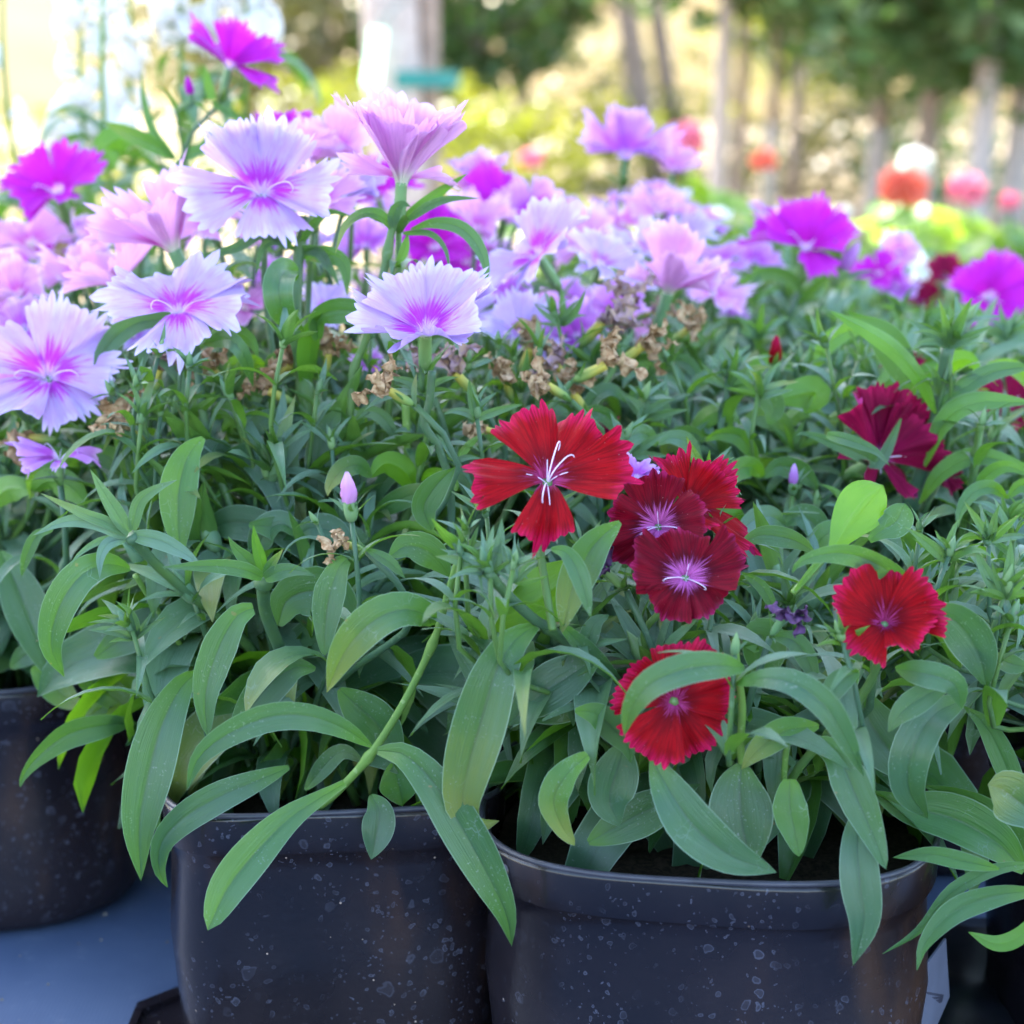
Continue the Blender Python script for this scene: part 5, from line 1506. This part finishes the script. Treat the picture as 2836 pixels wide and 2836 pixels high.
# olive and yellow bushes and trees farther back
for x_, Y_, hc, r_, m, n, lab, cat in ((620, 9.5, .78, 1.0, CR_OLIVE, 4200, 'olive brown tree behind the white snapdragons', 'tree'), (900, 9.0, .80, .66, CR_DARK, 2600, 'dark green bushy tree right of the pale trunk', 'tree'), (990, 9.6, 1.0, .62, CR_OLIVE, 1800, 'olive tree right of the pale trunk, nearer the bright gap', 'tree'),
                                       (470, 12, 1.05, 1.0, CR_OLIVE, 2600, 'olive tree seen through the snapdragons', 'tree'), (1180, 13, 1.9, .7, CR_YEL, 900, 'yellow green tree crown by the bright gap', 'tree'), (1560, 10, .8, .62, CR_YEL, 1900, 'bright yellow bush between the slim trunks', 'bush'), (1460, 11, .7, .5, CR_YEL, 900, 'small yellow bush behind the close trunks', 'bush'),
                                       (560, 7.5, .22, .36, CR_YEL, 900, 'low yellow green bush left of the pale trunk', 'bush'), (850, 8.0, .25, .42, CR_YEL, 900, 'low yellow bush under the dark green tree', 'bush'), (960, 7.0, .15, .38, CR_YEL, 800, 'low yellow bush on open ground in the middle', 'bush'), (700, 8.2, .30, .34, CR_YEL, 700, 'low yellow bush just left of the tag', 'bush'),
                                       (30, 6.0, .12, .35, CR_YEL, 700, 'low bright bush at the left edge', 'bush'), (250, 6.5, .10, .4, CR_YEL, 700, 'low bright bush behind the snapdragons', 'bush'), (1100, 8, .2, .35, CR_YEL, 500, 'sparse yellow bush left of the leaning trunks', 'bush'), (1230, 10, .35, .6, CR_OLIVE, 1100, 'olive bush behind the leaning trunks', 'bush'), (1330, 9, .12, .45, CR_YEL, 700, 'yellow green bush at the feet of the close trunks', 'bush'), (1620, 8, .1, .5, CR_OLIVE, 900, 'low olive bush behind the coral geranium', 'bush'), (1800, 7.5, .1, .5, CR_DARK, 900, 'low dark bush behind the pink geranium', 'bush'), (1480, 8, .05, .4, CR_OLIVE, 700, 'low olive bush behind the orange geranium', 'bush'), (1700, 9, .45, .5, CR_OLIVE, 1100, 'olive bush low between the right-hand trunks', 'bush')):
    tree(bx(x_, Y_), Y_, hc, r_, .035 if cat == 'tree' else 0, lab, m, n, .09 if cat == 'tree' else .06, seed=int(x_), name='tree' if cat == 'tree' else 'bush', cat=cat, group=None, shape=.8)

# geraniums --------------------------------------------------------
def round_leaf_mesh():
    vs, fs, uv = [Vector((0, 0, 0))], [], [(.5, 0)]
    n = 22
    for r in (.5, 1):
        for k in range(n):
            a = 2 * math.pi * k / n
            q = r * (1 - .35 * max(0, math.cos(a)) ** 6) * (1 + .08 * math.cos(7 * a))
            vs.append(Vector((q * math.cos(a), q * math.sin(a), .22 * r * r + .06 * math.sin(a * 5) * r))); uv.append((.5 + .5 * q * math.cos(a), .5 + .4 * q * math.sin(a)))
    for k in range(n):
        fs.append((0, 1 + k, 1 + (k + 1) % n)); fs.append((1 + k, 1 + n + k, 1 + n + (k + 1) % n, 1 + (k + 1) % n))
    return mesh('leaf', vs, fs, GERLEAF, uv)
GL = round_leaf_mesh()
def floret_mesh(m):
    vs, fs, uv = [], [], []
    for k in range(5):
        a = k * 2 * math.pi / 5
        b = len(vs)
        vs.append(Vector((.05 * math.cos(a), .05 * math.sin(a), 0))); uv.append((.5, .3))
        for j in range(9):
            t = j / 8; w = math.pi * t
            X = .15 + .85 * math.sin(w) ** .6; Yy = -.42 * math.cos(w)
            X2 = .1 + .9 * math.sin(w * .999) ** .5
            vs.append(Vector((X2 * math.cos(a) - Yy * math.sin(a), X2 * math.sin(a) + Yy * math.cos(a), .25 * X2 * X2))); uv.append((t, .5))
        for j in range(8): fs.append((b, b + 1 + j, b + 2 + j))
    return mesh('floret', vs, fs, m, uv)
FLO = {k: floret_mesh(PET[k]) for k in ('cora', 'rose', 'whit')}
def geranium(x, y, Y, R, kind, label, seed, foliage=True):
    rng = random.Random(seed)
    head = at(x, y, Y)
    R = R * pxm(head) * (.62 if kind == 'whit' else .8)
    pot(head.x, Y + .02, .075, .075, 0, .11, 2.2, 'black pot under the ' + label, group='pots of the geranium row')
    o = tag(empty('geranium', (head.x, Y + .02, .10)), label, 'plant', 'geraniums in the row behind')
    b = Vector(o.location)
    hd = empty('flower_head', head - b, o)
    for k in range(22):
        z = 1 - 2 * (k + .5) / 22 * .8; a = k * 2.4
        q = Vector((math.sqrt(max(0, 1 - z * z)) * math.cos(a), math.sqrt(max(0, 1 - z * z)) * math.sin(a), z))
        link('floret', FLO[kind], hd, axis_matrix(Vector((q.x, q.y, q.z * .6)) * R * rng.uniform(.45, .85), q + Vector((rng.uniform(-.5,.5), rng.uniform(-.5,.5), 0)), R * rng.uniform(.45, .75), rng.uniform(0, 6)))
    C = catmull([head + Vector((0, 0, -R * .4)), head.lerp(b, .5) + Vector((.01, 0, .01)), b], 8)
    tube_obj('stem', C, lambda t: .002 + .002 * t, STEM, o, 6)
    hz = head.z - b.z
    for k in range(55):
        a = rng.uniform(0, 6.3); rr_ = rng.uniform(.02, .15)
        z = max(.0, hz * rng.uniform(.1, .78) * (1 - rr_ * 2))
        link('leaf', GL, o, axis_matrix(Vector((rr_ * math.cos(a), rr_ * math.sin(a), z)), (math.cos(a) * .7, math.sin(a) * .7, 1), rng.uniform(.022, .038), rng.uniform(0, 6)))
geranium(1290, 262, 2.9, 46, 'rose', 'pink geranium with one round head left of the pale trunks', 1)
geranium(1440, 303, 2.8, 30, 'cora', 'orange geranium with a small head by the close trunks', 2)
geranium(1700, 352, 2.5, 56, 'cora', 'coral geranium with the largest flower head', 3)
geranium(1822, 358, 2.6, 44, 'rose', 'pink geranium right of the coral one', 4)
geranium(1730, 305, 2.9, 46, 'whit', 'white geranium just behind the coral one', 5)
geranium(1000, 300, 3.1, 28, 'rose', 'rosy geranium seen small over the middle of the bed', 6)
geranium(1590, 400, 2.5, 24, 'whit', 'white geranium low among bright leaves left of the coral one', 7)
geranium(1905, 380, 2.4, 26, 'rose', 'rosy geranium at the right edge, half hidden', 8)

# snapdragons ------------------------------------------------------
def bloom_mesh():
    vs, fs, uv = [], [], []
    S = 12
    pr = [(.10, 0), (.22, .15), (.26, .40), (.22, .62), (.34, .80), (.50, .92), (.52, 1.02)]
    for i, (r, z) in enumerate(pr):
        for k in range(S):
            a = 2 * math.pi * k / S
            flare = 1 + (.45 * abs(math.sin(a)) ** 1.5 * (i / 6) ** 3) + .12 * math.sin(3 * a) * (i / 6) ** 2
            vs.append((r * math.cos(a) * (.75 if i > 4 else 1), r * math.sin(a) * flare, z + (.12 * math.sin(a) * (i / 6) ** 2)))
            uv.append((k / S, .5 + .5 * i / 6))
    for i in range(len(pr) - 1):
        for k in range(S):
            k2 = (k + 1) % S
            fs.append((i * S + k, i * S + k2, (i + 1) * S + k2, (i + 1) * S + k))
    # closed puffy lip in the mouth
    b = len(vs); vs.append((0, 0, .98)); uv.append((.5, .6))
    for k in range(S): fs.append((6 * S + k, 6 * S + (k + 1) % S, b))
    return mesh('bloom', vs, fs, PET['whit'], uv)
BLOOM = bloom_mesh()
def snap(x, Y, ytop, ybot, n, label, seed, sc=.021, gap=None):
    rng = random.Random(seed)
    top, bot = at(x, ytop, Y), at(x + rng.uniform(-8, 8), ybot, Y)
    foot = Vector((bot.x * .7 - .09, 1.50, .13)) if Y < 1.6 else Vector((bot.x, Y, .13))
    o = tag(empty('snapdragon', foot), label, 'plant', 'white snapdragons at the upper left')
    C = catmull([foot, bot.lerp(foot, .2), bot.lerp(top, .3) , top], 18)
    tube_obj('stem', C, lambda t: .0034 * (1 - .55 * t), STEM_Y, o, 8)
    for k in range(n):
        t = k / n
        if (gap and gap[0] < t < gap[1]) or rng.random() < .22: continue
        q = bot.lerp(top, t) - foot
        a = k * 2.4 + rng.uniform(-.3, .3)
        d = Vector((math.cos(a), math.sin(a), .45))
        link('bloom', BLOOM, o, axis_matrix(q + Vector((math.cos(a), math.sin(a), 0)) * .004, d + Vector((rng.uniform(-.4, .4), rng.uniform(-.4, .4), rng.uniform(-.3, .3))), sc * (1.15 - .5 * t) * rng.uniform(.6, 1.2), rng.uniform(-.5, .5)))
        link('bract', rng.choice(LIB['bract']), o, frame_matrix(q, a + .5, R_(-20), .018))
    for k in range(26):
        t = rng.uniform(.1, 1.0); q = foot.lerp(bot, t) - foot
        link('leaf', rng.choice(LIB['mid']), o, frame_matrix(q, rng.uniform(0, 6.3), R_(rng.uniform(-15, 20)), rng.uniform(.05, .08)))
snap(197, 1.32, -60, 250, 14, 'snapdragon with a bare green stem and few blooms, in front of the others', 1, .018, gap=(.0, .55))
snap(150, 1.42, -40, 300, 30, 'full white snapdragon spike left of the bare green stem', 2)
snap(345, 1.45, -90, 90, 22, 'white snapdragon spike behind the tall magenta flower, left of two', 3)
snap(470, 1.45, -110, 110, 24, 'white snapdragon spike behind the tall magenta flower, right of two', 4)
snap(245, 1.5, -80, 300, 22, 'white snapdragon spike between the bare stem and the magenta flower', 5)
snap(5, 1.40, -60, 220, 3, 'green snapdragon stem with no blooms at the left edge', 6, .012)
